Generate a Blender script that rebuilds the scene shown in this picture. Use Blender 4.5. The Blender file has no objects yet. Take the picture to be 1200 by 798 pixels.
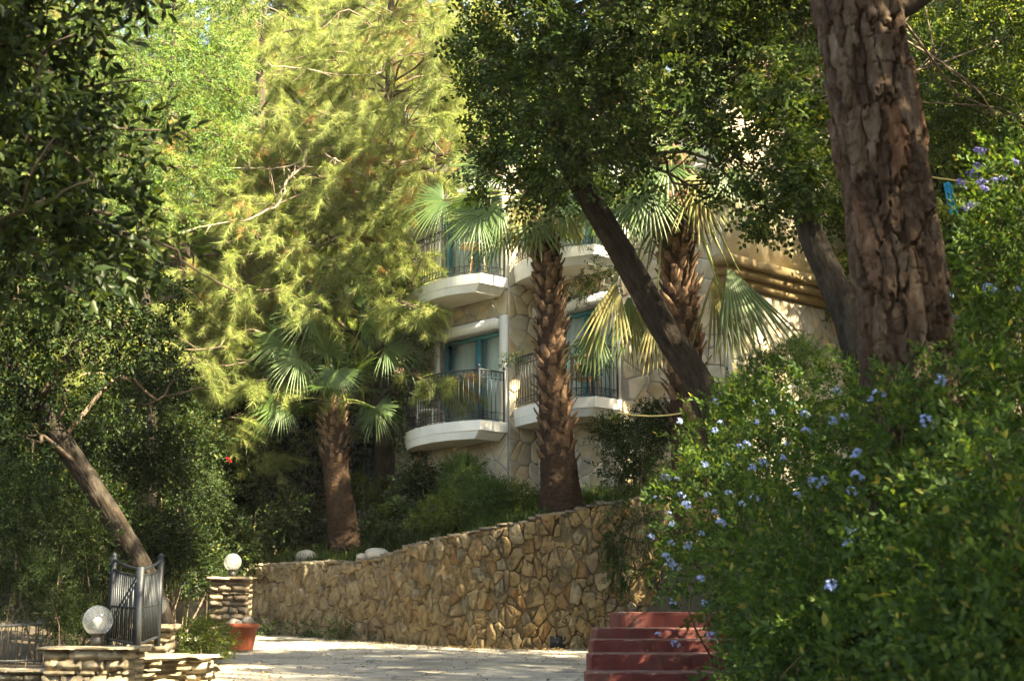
import bpy, math, random
import numpy as np
from mathutils import Vector, Matrix

R = math.radians
rng = np.random.RandomState(7)
random.seed(7)
sc = bpy.context.scene
col = sc.collection

# ------------------------------------------------------------------ camera
F_PX = 1648.0                       # focal length in pixels of the 1200 px wide photograph
EYE = 0.58
PITCH = R(11.0)
cam_d = bpy.data.cameras.new('camera')
cam_d.sensor_width = 36.0
cam_d.lens = F_PX / 1200.0 * 36.0
cam_d.clip_start = 0.1
cam_d.clip_end = 2000.0
cam_d.dof.use_dof = True
cam_d.dof.focus_distance = 25.0
cam_d.dof.aperture_fstop = 3.2
cam = bpy.data.objects.new('camera', cam_d)
cam.location = (0, 0, EYE)
cam.rotation_euler = (R(90) + PITCH, 0, 0)
col.objects.link(cam)
sc.camera = cam

# ------------------------------------------------------------------ sky and sun
SUN_EL = R(42.0)
SUN_H = Vector((0.80, -0.60)).normalized()       # horizontal direction towards the sun
world = bpy.data.worlds.new('World')
sc.world = world
world.use_nodes = True
wn = world.node_tree
sky = wn.nodes.new('ShaderNodeTexSky')
sky.sky_type = 'NISHITA'
sky.sun_disc = False
sky.sun_elevation = SUN_EL
sky.sun_rotation = math.atan2(SUN_H.x, SUN_H.y)
sky.dust_density = 2.5
sky.air_density = 1.0
sky.ozone_density = 1.0
wn.links.new(sky.outputs[0], wn.nodes['Background'].inputs[0])
wn.nodes['Background'].inputs[1].default_value = 0.058

sun_d = bpy.data.lights.new('sun', 'SUN')
sun_d.energy = 5.0
sun_d.angle = R(0.6)
sun_d.color = (1.0, 0.89, 0.69)
sun = bpy.data.objects.new('sun', sun_d)
sdir = Vector((SUN_H.x * math.cos(SUN_EL), SUN_H.y * math.cos(SUN_EL), math.sin(SUN_EL)))
sun.rotation_euler = sdir.to_track_quat('Z', 'Y').to_euler()
sun.location = sdir * 60
col.objects.link(sun)

sc.view_settings.view_transform = 'Standard'
sc.view_settings.look = 'None'
sc.view_settings.gamma = 1.0
sc.view_settings.use_curve_mapping = False
sc.view_settings.exposure = 3.3
sc.view_settings.use_white_balance = True
sc.view_settings.white_balance_temperature = 7150
sc.view_settings.white_balance_tint = 6

sc.render.engine = 'CYCLES'
cy = sc.cycles
cy.max_bounces = 5
cy.diffuse_bounces = 3
cy.glossy_bounces = 2
cy.transmission_bounces = 4
cy.transparent_max_bounces = 6
cy.caustics_reflective = False
cy.caustics_refractive = False
cy.use_denoising = True
cy.use_adaptive_sampling = True
cy.adaptive_threshold = 0.02
cy.sample_clamp_indirect = 6.0

# ------------------------------------------------------------------ helpers
CT, ST = math.cos(PITCH), math.sin(PITCH)

def pt(px, py, D):
    """Pixel of the 1200x798 photograph at horizontal distance D -> point in the place."""
    x = (px - 600.0) / F_PX
    y = (399.0 - py) / F_PX
    dy = CT - ST * y
    k = D / dy
    return np.array((x * k, D, EYE + (ST + CT * y) * k))

def unit(v):
    v = np.asarray(v, float)
    n = np.linalg.norm(v, axis=-1, keepdims=True)
    return v / np.maximum(n, 1e-9)

def sstep(a, b, x):
    t = np.clip((np.asarray(x, float) - a) / (b - a), 0, 1)
    return t * t * (3 - 2 * t)

def _hash(ix, iy, iz, seed):
    h = (ix.astype(np.int64) * 374761393 + iy.astype(np.int64) * 668265263 + iz.astype(np.int64) * 2147483647 + seed * 144665) & 0xffffffff
    h = ((h ^ (h >> 13)) * 1274126177) & 0xffffffff
    h = ((h ^ (h >> 16)) * 2246822519) & 0xffffffff
    h = h ^ (h >> 15)
    return (h & 0xffffff) / float(0xffffff)

def vnoise(p, seed=0):
    p = np.asarray(p, float)
    i = np.floor(p)
    f = p - i
    f = f * f * (3 - 2 * f)
    out = 0
    for dx in (0, 1):
        for dy in (0, 1):
            for dz in (0, 1):
                w = (f[:, 0] if dx else 1 - f[:, 0]) * (f[:, 1] if dy else 1 - f[:, 1]) * (f[:, 2] if dz else 1 - f[:, 2])
                out = out + w * _hash(i[:, 0] + dx, i[:, 1] + dy, i[:, 2] + dz, seed)
    return out

def fbm(p, seed=0, octs=3):
    p = np.asarray(p, float)
    out, a, tot = 0, 1.0, 0.0
    for k in range(octs):
        out = out + a * vnoise(p * 2 ** k, seed + k)
        tot += a
        a *= 0.5
    return out / tot

def mesh_np(name, V, faces, mats=None, smooth=False, fmat=None):
    """faces: list of int arrays (n,3) or (n,4)."""
    me = bpy.data.meshes.new(name)
    V = np.ascontiguousarray(V, dtype=np.float32)
    faces = [np.asarray(f, np.int32) for f in faces if len(f)]
    loops = np.concatenate([f.ravel() for f in faces])
    sizes = np.concatenate([np.full(len(f), f.shape[1], np.int32) for f in faces])
    starts = np.concatenate([[0], np.cumsum(sizes)[:-1]]).astype(np.int32)
    me.vertices.add(len(V))
    me.vertices.foreach_set('co', V.ravel())
    me.loops.add(len(loops))
    me.loops.foreach_set('vertex_index', loops)
    me.polygons.add(len(sizes))
    me.polygons.foreach_set('loop_start', starts)
    me.polygons.foreach_set('loop_total', sizes)
    if fmat is not None:
        me.polygons.foreach_set('material_index', np.asarray(fmat, np.int32))
    if smooth:
        me.polygons.foreach_set('use_smooth', np.ones(len(sizes), bool))
    for m in (mats if isinstance(mats, (list, tuple)) else [mats]):
        if m is not None:
            me.materials.append(m)
    me.update(calc_edges=True)
    return me

class MB:
    """Collects shapes for ONE mesh."""
    def __init__(s):
        s.V, s.F, s.n = [], {3: [], 4: []}, 0
    def add(s, V, *faces):
        V = np.asarray(V, float)
        for f in faces:
            f = np.asarray(f, np.int64)
            if len(f):
                s.F[f.shape[1]].append(f + s.n)
        s.V.append(V)
        s.n += len(V)
        return s
    def box(s, lo, hi, M=None):
        x0, y0, z0 = lo
        x1, y1, z1 = hi
        V = np.array([(x0, y0, z0), (x1, y0, z0), (x1, y1, z0), (x0, y1, z0), (x0, y0, z1), (x1, y0, z1), (x1, y1, z1), (x0, y1, z1)], float)
        if M is not None:
            V = V @ M[0].T + M[1]
        return s.add(V, BOXF)
    def tube(s, path, rad, seg=8, cap=True):
        V, F = tube_vf(path, rad, seg, cap)
        return s.add(V, *F)
    def lathe(s, prof, c, seg=20):
        prof = np.asarray(prof, float)
        a = np.linspace(0, 2 * np.pi, seg, endpoint=False)
        V = np.concatenate([np.stack([c[0] + r * np.cos(a), c[1] + r * np.sin(a), np.full(seg, c[2] + z)], 1) for r, z in prof])
        q = []
        for k in range(len(prof) - 1):
            for j in range(seg):
                q.append((k * seg + j, k * seg + (j + 1) % seg, (k + 1) * seg + (j + 1) % seg, (k + 1) * seg + j))
        return s.add(V, q)
    def mesh(s, name, mats, smooth=False):
        return mesh_np(name, np.concatenate(s.V), [np.concatenate(f) for f in s.F.values() if f], mats, smooth)

BOXF = np.array([(0, 3, 2, 1), (4, 5, 6, 7), (0, 1, 5, 4), (1, 2, 6, 5), (2, 3, 7, 6), (3, 0, 4, 7)])

def smooth_path(P, n):
    """Catmull-Rom resample of points (k,d) to n points."""
    P = np.asarray(P, float)
    k = len(P)
    if k == 2:
        t = np.linspace(0, 1, n)[:, None]
        return P[0] * (1 - t) + P[1] * t
    Q = np.concatenate([[2 * P[0] - P[1]], P, [2 * P[-1] - P[-2]]])
    t = np.linspace(0, k - 1 - 1e-6, n)
    i = t.astype(int)
    f = (t - i)[:, None]
    p0, p1, p2, p3 = Q[i], Q[i + 1], Q[i + 2], Q[i + 3]
    return 0.5 * (2 * p1 + (p2 - p0) * f + (2 * p0 - 5 * p1 + 4 * p2 - p3) * f ** 2 + (3 * p1 - p0 - 3 * p2 + p3) * f ** 3)

def frames(P):
    T = unit(np.gradient(P, axis=0))
    ref = np.array((1.0, 0.15, 0.0)) if abs(T[0][0]) < 0.9 else np.array((0, 1.0, 0))
    N = np.zeros_like(P)
    n = unit(ref - T[0] * np.dot(ref, T[0]))
    for i in range(len(P)):
        n = unit(n - T[i] * np.dot(n, T[i]))
        N[i] = n
    return T, N, np.cross(T, N)

def tube_vf(path, rad, seg=8, cap=True):
    P = np.asarray(path, float)
    n = len(P)
    rad = np.broadcast_to(np.asarray(rad, float), (n,))
    T, N, B = frames(P)
    a = np.linspace(0, 2 * np.pi, seg, endpoint=False)
    V = (P[:, None] + rad[:, None, None] * (np.cos(a)[None, :, None] * N[:, None] + np.sin(a)[None, :, None] * B[:, None])).reshape(-1, 3)
    i, j = np.meshgrid(np.arange(n - 1), np.arange(seg), indexing='ij')
    q = np.stack([i * seg + j, i * seg + (j + 1) % seg, (i + 1) * seg + (j + 1) % seg, (i + 1) * seg + j], -1).reshape(-1, 4)
    F = [q]
    if cap:
        V = np.concatenate([V, P[:1], P[-1:]])
        c0, c1 = n * seg, n * seg + 1
        j = np.arange(seg)
        t0 = np.stack([np.full(seg, c0), (j + 1) % seg, j], 1)
        t1 = np.stack([np.full(seg, c1), (n - 1) * seg + j, (n - 1) * seg + (j + 1) % seg], 1)
        F.append(np.concatenate([t0, t1]))
    return V, F

def link(name, me):
    o = bpy.data.objects.new(name, me)
    col.objects.link(o)
    return o

def tag(o, label, cat, group=None):
    o['label'] = label
    o['category'] = cat
    if group:
        o['group'] = group
    return o

def struct(name, me):
    o = link(name, me)
    o['kind'] = 'structure'
    return o

def stuff(name, me, label, cat):
    o = link(name, me)
    o['kind'] = 'stuff'
    o['label'] = label
    o['category'] = cat
    return o

def thing(name, label, cat, loc, group=None, rz=0.0):
    o = bpy.data.objects.new(name, None)
    o.empty_display_size = 0.2
    col.objects.link(o)
    o.location = tuple(float(c) for c in loc)
    o.rotation_euler = (0, 0, rz)
    return tag(o, label, cat, group)

def part(name, me, parent, M=None, label=None):
    """M: wanted world matrix of the part (identity: mesh made in world coordinates)."""
    o = bpy.data.objects.new(name, me)
    col.objects.link(o)
    o.parent = parent
    base = parent.get('_inv')
    o.matrix_parent_inverse = wmat(parent).inverted()
    if M is not None:
        o.matrix_basis = M
    WM[o.name] = M.copy() if M is not None else Matrix.Identity(4)
    if label:
        o['label'] = label
    return o

WM = {}
def wmat(o):
    if o.name in WM:
        return WM[o.name]
    return Matrix.LocRotScale(o.location, o.rotation_euler, o.scale)

def lpart(name, me, parent, M=None):
    """A part whose mesh is in the parent's own coordinates."""
    o = bpy.data.objects.new(name, me)
    col.objects.link(o)
    o.parent = parent
    if M is not None:
        o.matrix_basis = M
    return o

def copy_tree(o, parent=None):
    c = o.copy()
    col.objects.link(c)
    if parent is not None:
        c.parent = parent
    for ch in o.children:
        copy_tree(ch, c)
    return c

def trs(loc, rot=(0, 0, 0), scl=(1, 1, 1)):
    from mathutils import Euler
    if not hasattr(scl, '__len__'):
        scl = (scl, scl, scl)
    return Matrix.LocRotScale(Vector([float(c) for c in loc]), Euler(rot), Vector([float(c) for c in scl]))

def basis(loc, X, Y, Z, s=1.0):
    m = Matrix.Identity(4)
    for i in range(3):
        m[i][0], m[i][1], m[i][2], m[i][3] = X[i] * s, Y[i] * s, Z[i] * s, loc[i]
    return m

# ------------------------------------------------------------------ materials
def ramp(nt, stops, interp='LINEAR'):
    r = nt.nodes.new('ShaderNodeValToRGB')
    e = r.color_ramp.elements
    r.color_ramp.interpolation = interp
    while len(e) < len(stops):
        e.new(0.5)
    for k, (p, c) in enumerate(stops):
        e[k].position = p
        e[k].color = (*c, 1)
    return r

def new_mat(name):
    m = bpy.data.materials.new(name)
    m.use_nodes = True
    nt = m.node_tree
    b = nt.nodes['Principled BSDF']
    return m, nt, b

def noise_node(nt, scale, detail=4, rough=0.6, coord='Object', stretch=None, dist=0.0):
    tc = nt.nodes.new('ShaderNodeTexCoord')
    n = nt.nodes.new('ShaderNodeTexNoise')
    n.inputs['Scale'].default_value = scale
    n.inputs['Detail'].default_value = detail
    n.inputs['Roughness'].default_value = rough
    n.inputs['Distortion'].default_value = dist
    src = tc.outputs[coord]
    if coord == 'World':
        pass
    if stretch:
        mp = nt.nodes.new('ShaderNodeMapping')
        mp.inputs['Scale'].default_value = stretch
        nt.links.new(src, mp.inputs[0])
        src = mp.outputs[0]
    nt.links.new(src, n.inputs['Vector'])
    return n

def world_noise(nt, scale, detail=4, rough=0.6, stretch=None):
    g = nt.nodes.new('ShaderNodeNewGeometry')
    n = nt.nodes.new('ShaderNodeTexNoise')
    n.inputs['Scale'].default_value = scale
    n.inputs['Detail'].default_value = detail
    n.inputs['Roughness'].default_value = rough
    src = g.outputs['Position']
    if stretch:
        mp = nt.nodes.new('ShaderNodeMapping')
        mp.inputs['Scale'].default_value = stretch
        nt.links.new(src, mp.inputs[0])
        src = mp.outputs[0]
    nt.links.new(src, n.inputs['Vector'])
    return n

def mix_rgb(nt, a, b, fac, mode='MIX'):
    m = nt.nodes.new('ShaderNodeMix')
    m.data_type = 'RGBA'
    m.blend_type = mode
    for sock, v in ((m.inputs[6], a), (m.inputs[7], b)):
        if hasattr(v, 'is_output') or hasattr(v, 'links'):
            nt.links.new(v, sock)
        else:
            sock.default_value = (*v, 1)
    if hasattr(fac, 'links'):
        nt.links.new(fac, m.inputs[0])
    else:
        m.inputs[0].default_value = fac
    return m.outputs[2]

def bump(nt, bsdf, height, strength=0.4, dist=0.02):
    b = nt.nodes.new('ShaderNodeBump')
    b.inputs['Strength'].default_value = strength
    b.inputs['Distance'].default_value = dist
    nt.links.new(height, b.inputs['Height'])
    nt.links.new(b.outputs[0], bsdf.inputs['Normal'])

def mat_noise(name, stops, scale=6, rough=0.8, bscale=None, bstr=0.3, bdist=0.01, detail=5, stretch=None, objrand=None, spec=0.3, metal=0.0, use_world=False, second=None):
    """Noise-ramped surface; objrand = list of stops for a per-object tint (multiplied)."""
    m, nt, b = new_mat(name)
    n = world_noise(nt, scale, detail, 0.62, stretch) if use_world else noise_node(nt, scale, detail, 0.62, stretch=stretch)
    r = ramp(nt, stops)
    nt.links.new(n.outputs[0], r.inputs[0])
    c = r.outputs[0]
    if objrand:
        oi = nt.nodes.new('ShaderNodeObjectInfo')
        r2 = ramp(nt, objrand)
        nt.links.new(oi.outputs['Random'], r2.inputs[0])
        c = mix_rgb(nt, c, r2.outputs[0], 1.0, 'MULTIPLY')
    if second:                       # (scale, threshold lo, hi, colour): stains and lichen
        n3 = world_noise(nt, second[0], 5, 0.65)
        r3 = ramp(nt, [(second[1], (0, 0, 0)), (second[2], (1, 1, 1))])
        nt.links.new(n3.outputs[0], r3.inputs[0])
        c = mix_rgb(nt, c, second[3], r3.outputs[0])
    nt.links.new(c, b.inputs['Base Color'])
    b.inputs['Roughness'].default_value = rough
    b.inputs['Specular IOR Level'].default_value = spec
    b.inputs['Metallic'].default_value = metal
    if bstr:
        n2 = noise_node(nt, bscale or scale * 4, 6, 0.7, stretch=stretch)
        bump(nt, b, n2.outputs[0], bstr, bdist)
    return m

def mat_leaf(name, c_dark, c_mid, c_light, trans=0.35, trans_col=None, rough=0.55, spec=0.18, odd=None):
    """Foliage: each leaf (mesh island) takes its own tone; part of the light passes through."""
    m, nt, b = new_mat(name)
    g = nt.nodes.new('ShaderNodeNewGeometry')
    stops = [(0.0, c_dark), (0.55, c_mid), (0.93, c_light)]
    if odd:
        stops += [(0.955, c_light), (0.965, odd)]
    r = ramp(nt, stops)
    nt.links.new(g.outputs['Random Per Island'], r.inputs[0])
    wnz = world_noise(nt, 0.9, 3, 0.6)
    r2 = ramp(nt, [(0.3, (0.72, 0.74, 0.72)), (0.7, (1.22, 1.18, 1.0))])
    nt.links.new(wnz.outputs[0], r2.inputs[0])
    c = mix_rgb(nt, r.outputs[0], r2.outputs[0], 1.0, 'MULTIPLY')
    nt.links.new(c, b.inputs['Base Color'])
    b.inputs['Roughness'].default_value = rough
    b.inputs['Specular IOR Level'].default_value = spec
    t = nt.nodes.new('ShaderNodeBsdfTranslucent')
    ct = mix_rgb(nt, c, trans_col or (1.6, 1.45, 0.7), 1.0, 'MULTIPLY')
    nt.links.new(ct, t.inputs[0])
    ms = nt.nodes.new('ShaderNodeMixShader')
    ms.inputs[0].default_value = trans
    nt.links.new(b.outputs[0], ms.inputs[1])
    nt.links.new(t.outputs[0], ms.inputs[2])
    nt.links.new(ms.outputs[0], nt.nodes['Material Output'].inputs[0])
    return m

M = {}
M['soil'] = mat_noise('soil', [(0.3, (0.035, 0.028, 0.018)), (0.55, (0.075, 0.058, 0.034)), (0.75, (0.05, 0.06, 0.025))], 1.6, 0.95, 14, 0.6, 0.05)
M['concrete'] = None
def make_concrete():
    m, nt, b = new_mat('road_concrete')
    n = world_noise(nt, 0.55, 6, 0.65)
    r = ramp(nt, [(0.28, (0.21, 0.19, 0.15)), (0.5, (0.35, 0.32, 0.265)), (0.72, (0.45, 0.42, 0.355))])
    nt.links.new(n.outputs[0], r.inputs[0])
    n2 = world_noise(nt, 5.0, 5, 0.7)
    r2 = ramp(nt, [(0.35, (0.8, 0.8, 0.79)), (0.65, (1.1, 1.1, 1.08))])
    nt.links.new(n2.outputs[0], r2.inputs[0])
    c = mix_rgb(nt, r.outputs[0], r2.outputs[0], 1.0, 'MULTIPLY')
    # dirt and oil stains
    n3 = world_noise(nt, 0.9, 4, 0.6, (0.6, 1.6, 1))
    r3 = ramp(nt, [(0.55, (0, 0, 0)), (0.72, (0.7, 0.7, 0.7))])
    nt.links.new(n3.outputs[0], r3.inputs[0])
    c = mix_rgb(nt, c, (0.12, 0.10, 0.075), r3.outputs[0])
    # crazed cracks
    g = nt.nodes.new('ShaderNodeNewGeometry')
    v = nt.nodes.new('ShaderNodeTexVoronoi')
    v.feature = 'DISTANCE_TO_EDGE'
    v.inputs['Scale'].default_value = 0.42
    wv = world_noise(nt, 1.4, 4, 0.6)
    add = nt.nodes.new('ShaderNodeVectorMath')
    add.operation = 'MULTIPLY_ADD'
    nt.links.new(wv.outputs[1], add.inputs[0])
    add.inputs[1].default_value = (1.1, 1.1, 0)
    nt.links.new(g.outputs['Position'], add.inputs[2])
    nt.links.new(add.outputs[0], v.inputs['Vector'])
    r4 = ramp(nt, [(0.0, (1, 1, 1)), (0.012, (0, 0, 0))])
    nt.links.new(v.outputs['Distance'], r4.inputs[0])
    c = mix_rgb(nt, c, (0.06, 0.055, 0.045), r4.outputs[0])
    nt.links.new(c, b.inputs['Base Color'])
    b.inputs['Roughness'].default_value = 0.85
    b.inputs['Specular IOR Level'].default_value = 0.25
    n5 = world_noise(nt, 9, 8, 0.75)
    bump(nt, b, n5.outputs[0], 0.5, 0.02)
    return m
M['concrete'] = make_concrete()

def make_wallstone():
    m, nt, b = new_mat('rubble_stone')
    oi = nt.nodes.new('ShaderNodeObjectInfo')
    r = ramp(nt, [(0.0, (0.30, 0.205, 0.09)), (0.22, (0.38, 0.28, 0.14)), (0.42, (0.27, 0.16, 0.065)), (0.58, (0.41, 0.32, 0.18)), (0.75, (0.22, 0.165, 0.085)), (0.9, (0.36, 0.30, 0.19)), (1.0, (0.32, 0.18, 0.07))])
    nt.links.new(oi.outputs['Random'], r.inputs[0])
    # the far end of the wall is built of greyer stone
    g = nt.nodes.new('ShaderNodeNewGeometry')
    sx = nt.nodes.new('ShaderNodeSeparateXYZ')
    nt.links.new(g.outputs['Position'], sx.inputs[0])
    mr = nt.nodes.new('ShaderNodeMapRange')
    mr.inputs[1].default_value = -1.2
    mr.inputs[2].default_value = -5.0
    mr.inputs[3].default_value = 0.0
    mr.inputs[4].default_value = 0.8
    nt.links.new(sx.outputs[0], mr.inputs[0])
    rg = ramp(nt, [(0.0, (0.30, 0.275, 0.21)), (0.5, (0.38, 0.34, 0.26)), (1.0, (0.27, 0.22, 0.145))])
    nt.links.new(oi.outputs['Random'], rg.inputs[0])
    c = mix_rgb(nt, r.outputs[0], rg.outputs[0], mr.outputs[0])
    n = world_noise(nt, 7, 6, 0.7)
    r2 = ramp(nt, [(0.25, (0.42, 0.40, 0.38)), (0.5, (1.0, 0.98, 0.95)), (0.75, (1.45, 1.4, 1.3))])
    nt.links.new(n.outputs[0], r2.inputs[0])
    c = mix_rgb(nt, c, r2.outputs[0], 1.0, 'MULTIPLY')
    n3 = world_noise(nt, 1.3, 5, 0.65, (1, 1, 0.45))
    r3 = ramp(nt, [(0.53, (0, 0, 0)), (0.70, (0.6, 0.6, 0.6))])
    nt.links.new(n3.outputs[0], r3.inputs[0])
    c = mix_rgb(nt, c, (0.13, 0.115, 0.09), r3.outputs[0])
    nt.links.new(c, b.inputs['Base Color'])
    b.inputs['Roughness'].default_value = 0.9
    b.inputs['Specular IOR Level'].default_value = 0.2
    n4 = world_noise(nt, 13, 9, 0.78)
    bump(nt, b, n4.outputs[0], 1.0, 0.06)
    return m
M['rubble'] = make_wallstone()
M['mortar_dark'] = mat_noise('earthy_mortar', [(0.3, (0.085, 0.06, 0.032)), (0.7, (0.17, 0.125, 0.068))], 6, 0.95, 30, 0.6, 0.02)
M['flagstone'] = mat_noise('flat_stone', [(0.25, (0.24, 0.20, 0.14)), (0.5, (0.36, 0.31, 0.22)), (0.75, (0.46, 0.41, 0.31))], 5, 0.88, 30, 0.5, 0.015, objrand=[(0, (0.75, 0.72, 0.68)), (0.5, (1, 0.96, 0.88)), (1, (1.1, 1.06, 0.98))], second=(2.2, 0.56, 0.72, (0.2, 0.19, 0.16)))
M['darkstone'] = mat_noise('dark_flat_stone', [(0.25, (0.14, 0.12, 0.09)), (0.5, (0.24, 0.2, 0.14)), (0.75, (0.34, 0.29, 0.2))], 5, 0.9, 30, 0.5, 0.015, objrand=[(0, (0.7, 0.7, 0.7)), (1, (1.2, 1.1, 1.0))])
M['pot_rock'] = mat_noise('grey_rock', [(0.25, (0.13, 0.12, 0.10)), (0.5, (0.22, 0.20, 0.17)), (0.75, (0.32, 0.29, 0.25))], 6, 0.9, 22, 0.7, 0.03)
M['boulder'] = mat_noise('limestone', [(0.25, (0.34, 0.31, 0.26)), (0.5, (0.52, 0.48, 0.40)), (0.75, (0.62, 0.58, 0.5))], 4, 0.9, 18, 0.6, 0.03)
M['clad'] = mat_noise('cladding_stone', [(0.2, (0.34, 0.30, 0.23)), (0.5, (0.50, 0.46, 0.37)), (0.8, (0.60, 0.56, 0.47))], 3, 0.85, 26, 0.4, 0.012, objrand=[(0, (0.72, 0.68, 0.62)), (0.3, (0.95, 0.94, 0.92)), (0.6, (1.05, 1.0, 0.92)), (0.85, (0.9, 0.76, 0.55)), (1, (0.85, 0.85, 0.86))])
M['mortar'] = mat_noise('grey_mortar', [(0.3, (0.25, 0.24, 0.21)), (0.7, (0.36, 0.345, 0.31))], 8, 0.95, 40, 0.4, 0.01)
M['white'] = mat_noise('white_paint', [(0.25, (0.70, 0.70, 0.66)), (0.5, (0.80, 0.80, 0.77)), (0.75, (0.84, 0.84, 0.81))], 1.7, 0.7, 40, 0.12, 0.006, second=(1.4, 0.60, 0.78, (0.55, 0.52, 0.45)))
def make_white():
    m, nt, b = new_mat('white_paint')
    n = world_noise(nt, 1.7, 4)
    r = ramp(nt, [(0.25, (0.68, 0.68, 0.64)), (0.6, (0.80, 0.80, 0.77))])
    nt.links.new(n.outputs[0], r.inputs[0])
    n2 = world_noise(nt, 5.0, 5, 0.7, (1.6, 1.6, 0.16))      # rain streaks
    r2 = ramp(nt, [(0.56, (0, 0, 0)), (0.76, (0.55, 0.55, 0.55))])
    nt.links.new(n2.outputs[0], r2.inputs[0])
    c = mix_rgb(nt, r.outputs[0], (0.40, 0.37, 0.31), r2.outputs[0])
    n3 = world_noise(nt, 9.0, 6, 0.75)
    r3 = ramp(nt, [(0.60, (0, 0, 0)), (0.72, (0.5, 0.5, 0.5))])
    nt.links.new(n3.outputs[0], r3.inputs[0])
    c = mix_rgb(nt, c, (0.46, 0.44, 0.39), r3.outputs[0])
    nt.links.new(c, b.inputs['Base Color'])
    b.inputs['Roughness'].default_value = 0.75
    n4 = world_noise(nt, 30, 6)
    bump(nt, b, n4.outputs[0], 0.2, 0.008)
    return m
M['white'] = make_white()
M['cream'] = mat_noise('cream_render', [(0.25, (0.52, 0.43, 0.26)), (0.5, (0.62, 0.52, 0.33)), (0.75, (0.67, 0.57, 0.38))], 1.2, 0.85, 50, 0.25, 0.008, second=(0.8, 0.58, 0.75, (0.42, 0.35, 0.22)))
M['ochre'] = mat_noise('ochre_moulding', [(0.25, (0.20, 0.145, 0.065)), (0.6, (0.29, 0.21, 0.10)), (0.8, (0.36, 0.28, 0.15))], 2.5, 0.85, 40, 0.25, 0.008)
M['soffit'] = mat_noise('soffit_plaster', [(0.25, (0.56, 0.52, 0.43)), (0.6, (0.66, 0.62, 0.53)), (0.8, (0.7, 0.66, 0.58))], 1.5, 0.9, 40, 0.15, 0.006)
M['teal'] = mat_noise('teal_paint', [(0.3, (0.035, 0.18, 0.235)), (0.7, (0.06, 0.25, 0.31))], 5, 0.45, 40, 0.1, 0.004, spec=0.45)
M['curtain'] = mat_noise('white_curtain', [(0.3, (0.66, 0.68, 0.66)), (0.7, (0.78, 0.79, 0.77))], 3, 0.9, 30, 0.1, 0.004)
M['iron'] = mat_noise('black_iron', [(0.3, (0.012, 0.014, 0.018)), (0.7, (0.03, 0.033, 0.038))], 20, 0.5, 60, 0.2, 0.003, spec=0.5)
M['gateiron'] = mat_noise('slate_iron', [(0.3, (0.010, 0.013, 0.016)), (0.7, (0.022, 0.027, 0.032))], 12, 0.5, 60, 0.2, 0.003, spec=0.5)
M['redpaint'] = mat_noise('red_step_paint', [(0.25, (0.060, 0.013, 0.011)), (0.5, (0.098, 0.021, 0.017)), (0.75, (0.13, 0.034, 0.026))], 3.5, 0.75, 40, 0.5, 0.012, second=(2.6, 0.50, 0.70, (0.085, 0.045, 0.035)))
M['redworn'] = mat_noise('worn_step_edge', [(0.38, (0.11, 0.028, 0.022)), (0.55, (0.18, 0.10, 0.08)), (0.72, (0.30, 0.23, 0.19))], 9, 0.9, 40, 0.5, 0.01)
M['terracotta'] = mat_noise('terracotta', [(0.3, (0.17, 0.042, 0.018)), (0.6, (0.24, 0.065, 0.028)), (0.8, (0.29, 0.10, 0.05))], 6, 0.75, 40, 0.25, 0.006)
M['rooftile'] = mat_noise('roof_tile', [(0.3, (0.13, 0.075, 0.05)), (0.7, (0.22, 0.13, 0.09))], 4, 0.85, 30, 0.3, 0.01)
M['black'] = mat_noise('black_plastic', [(0.3, (0.012, 0.012, 0.013)), (0.7, (0.022, 0.022, 0.023))], 12, 0.45, 40, 0.1, 0.003)
M['bluecloth'] = mat_noise('blue_cloth', [(0.3, (0.02, 0.28, 0.55)), (0.7, (0.04, 0.4, 0.68))], 4, 0.8, 60, 0.2, 0.005)
M['rope'] = mat_noise('yellow_rope', [(0.3, (0.48, 0.38, 0.12)), (0.7, (0.6, 0.5, 0.2))], 30, 0.8, 60, 0.3, 0.003)
M['plastic_white'] = mat_noise('white_plastic', [(0.3, (0.72, 0.73, 0.74)), (0.7, (0.8, 0.8, 0.8))], 3, 0.4, 40, 0.05, 0.003)
M['wood'] = mat_noise('warm_wood', [(0.3, (0.22, 0.12, 0.055)), (0.7, (0.34, 0.2, 0.1))], 4, 0.6, 30, 0.2, 0.005, stretch=(1, 1, 8))

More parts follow.
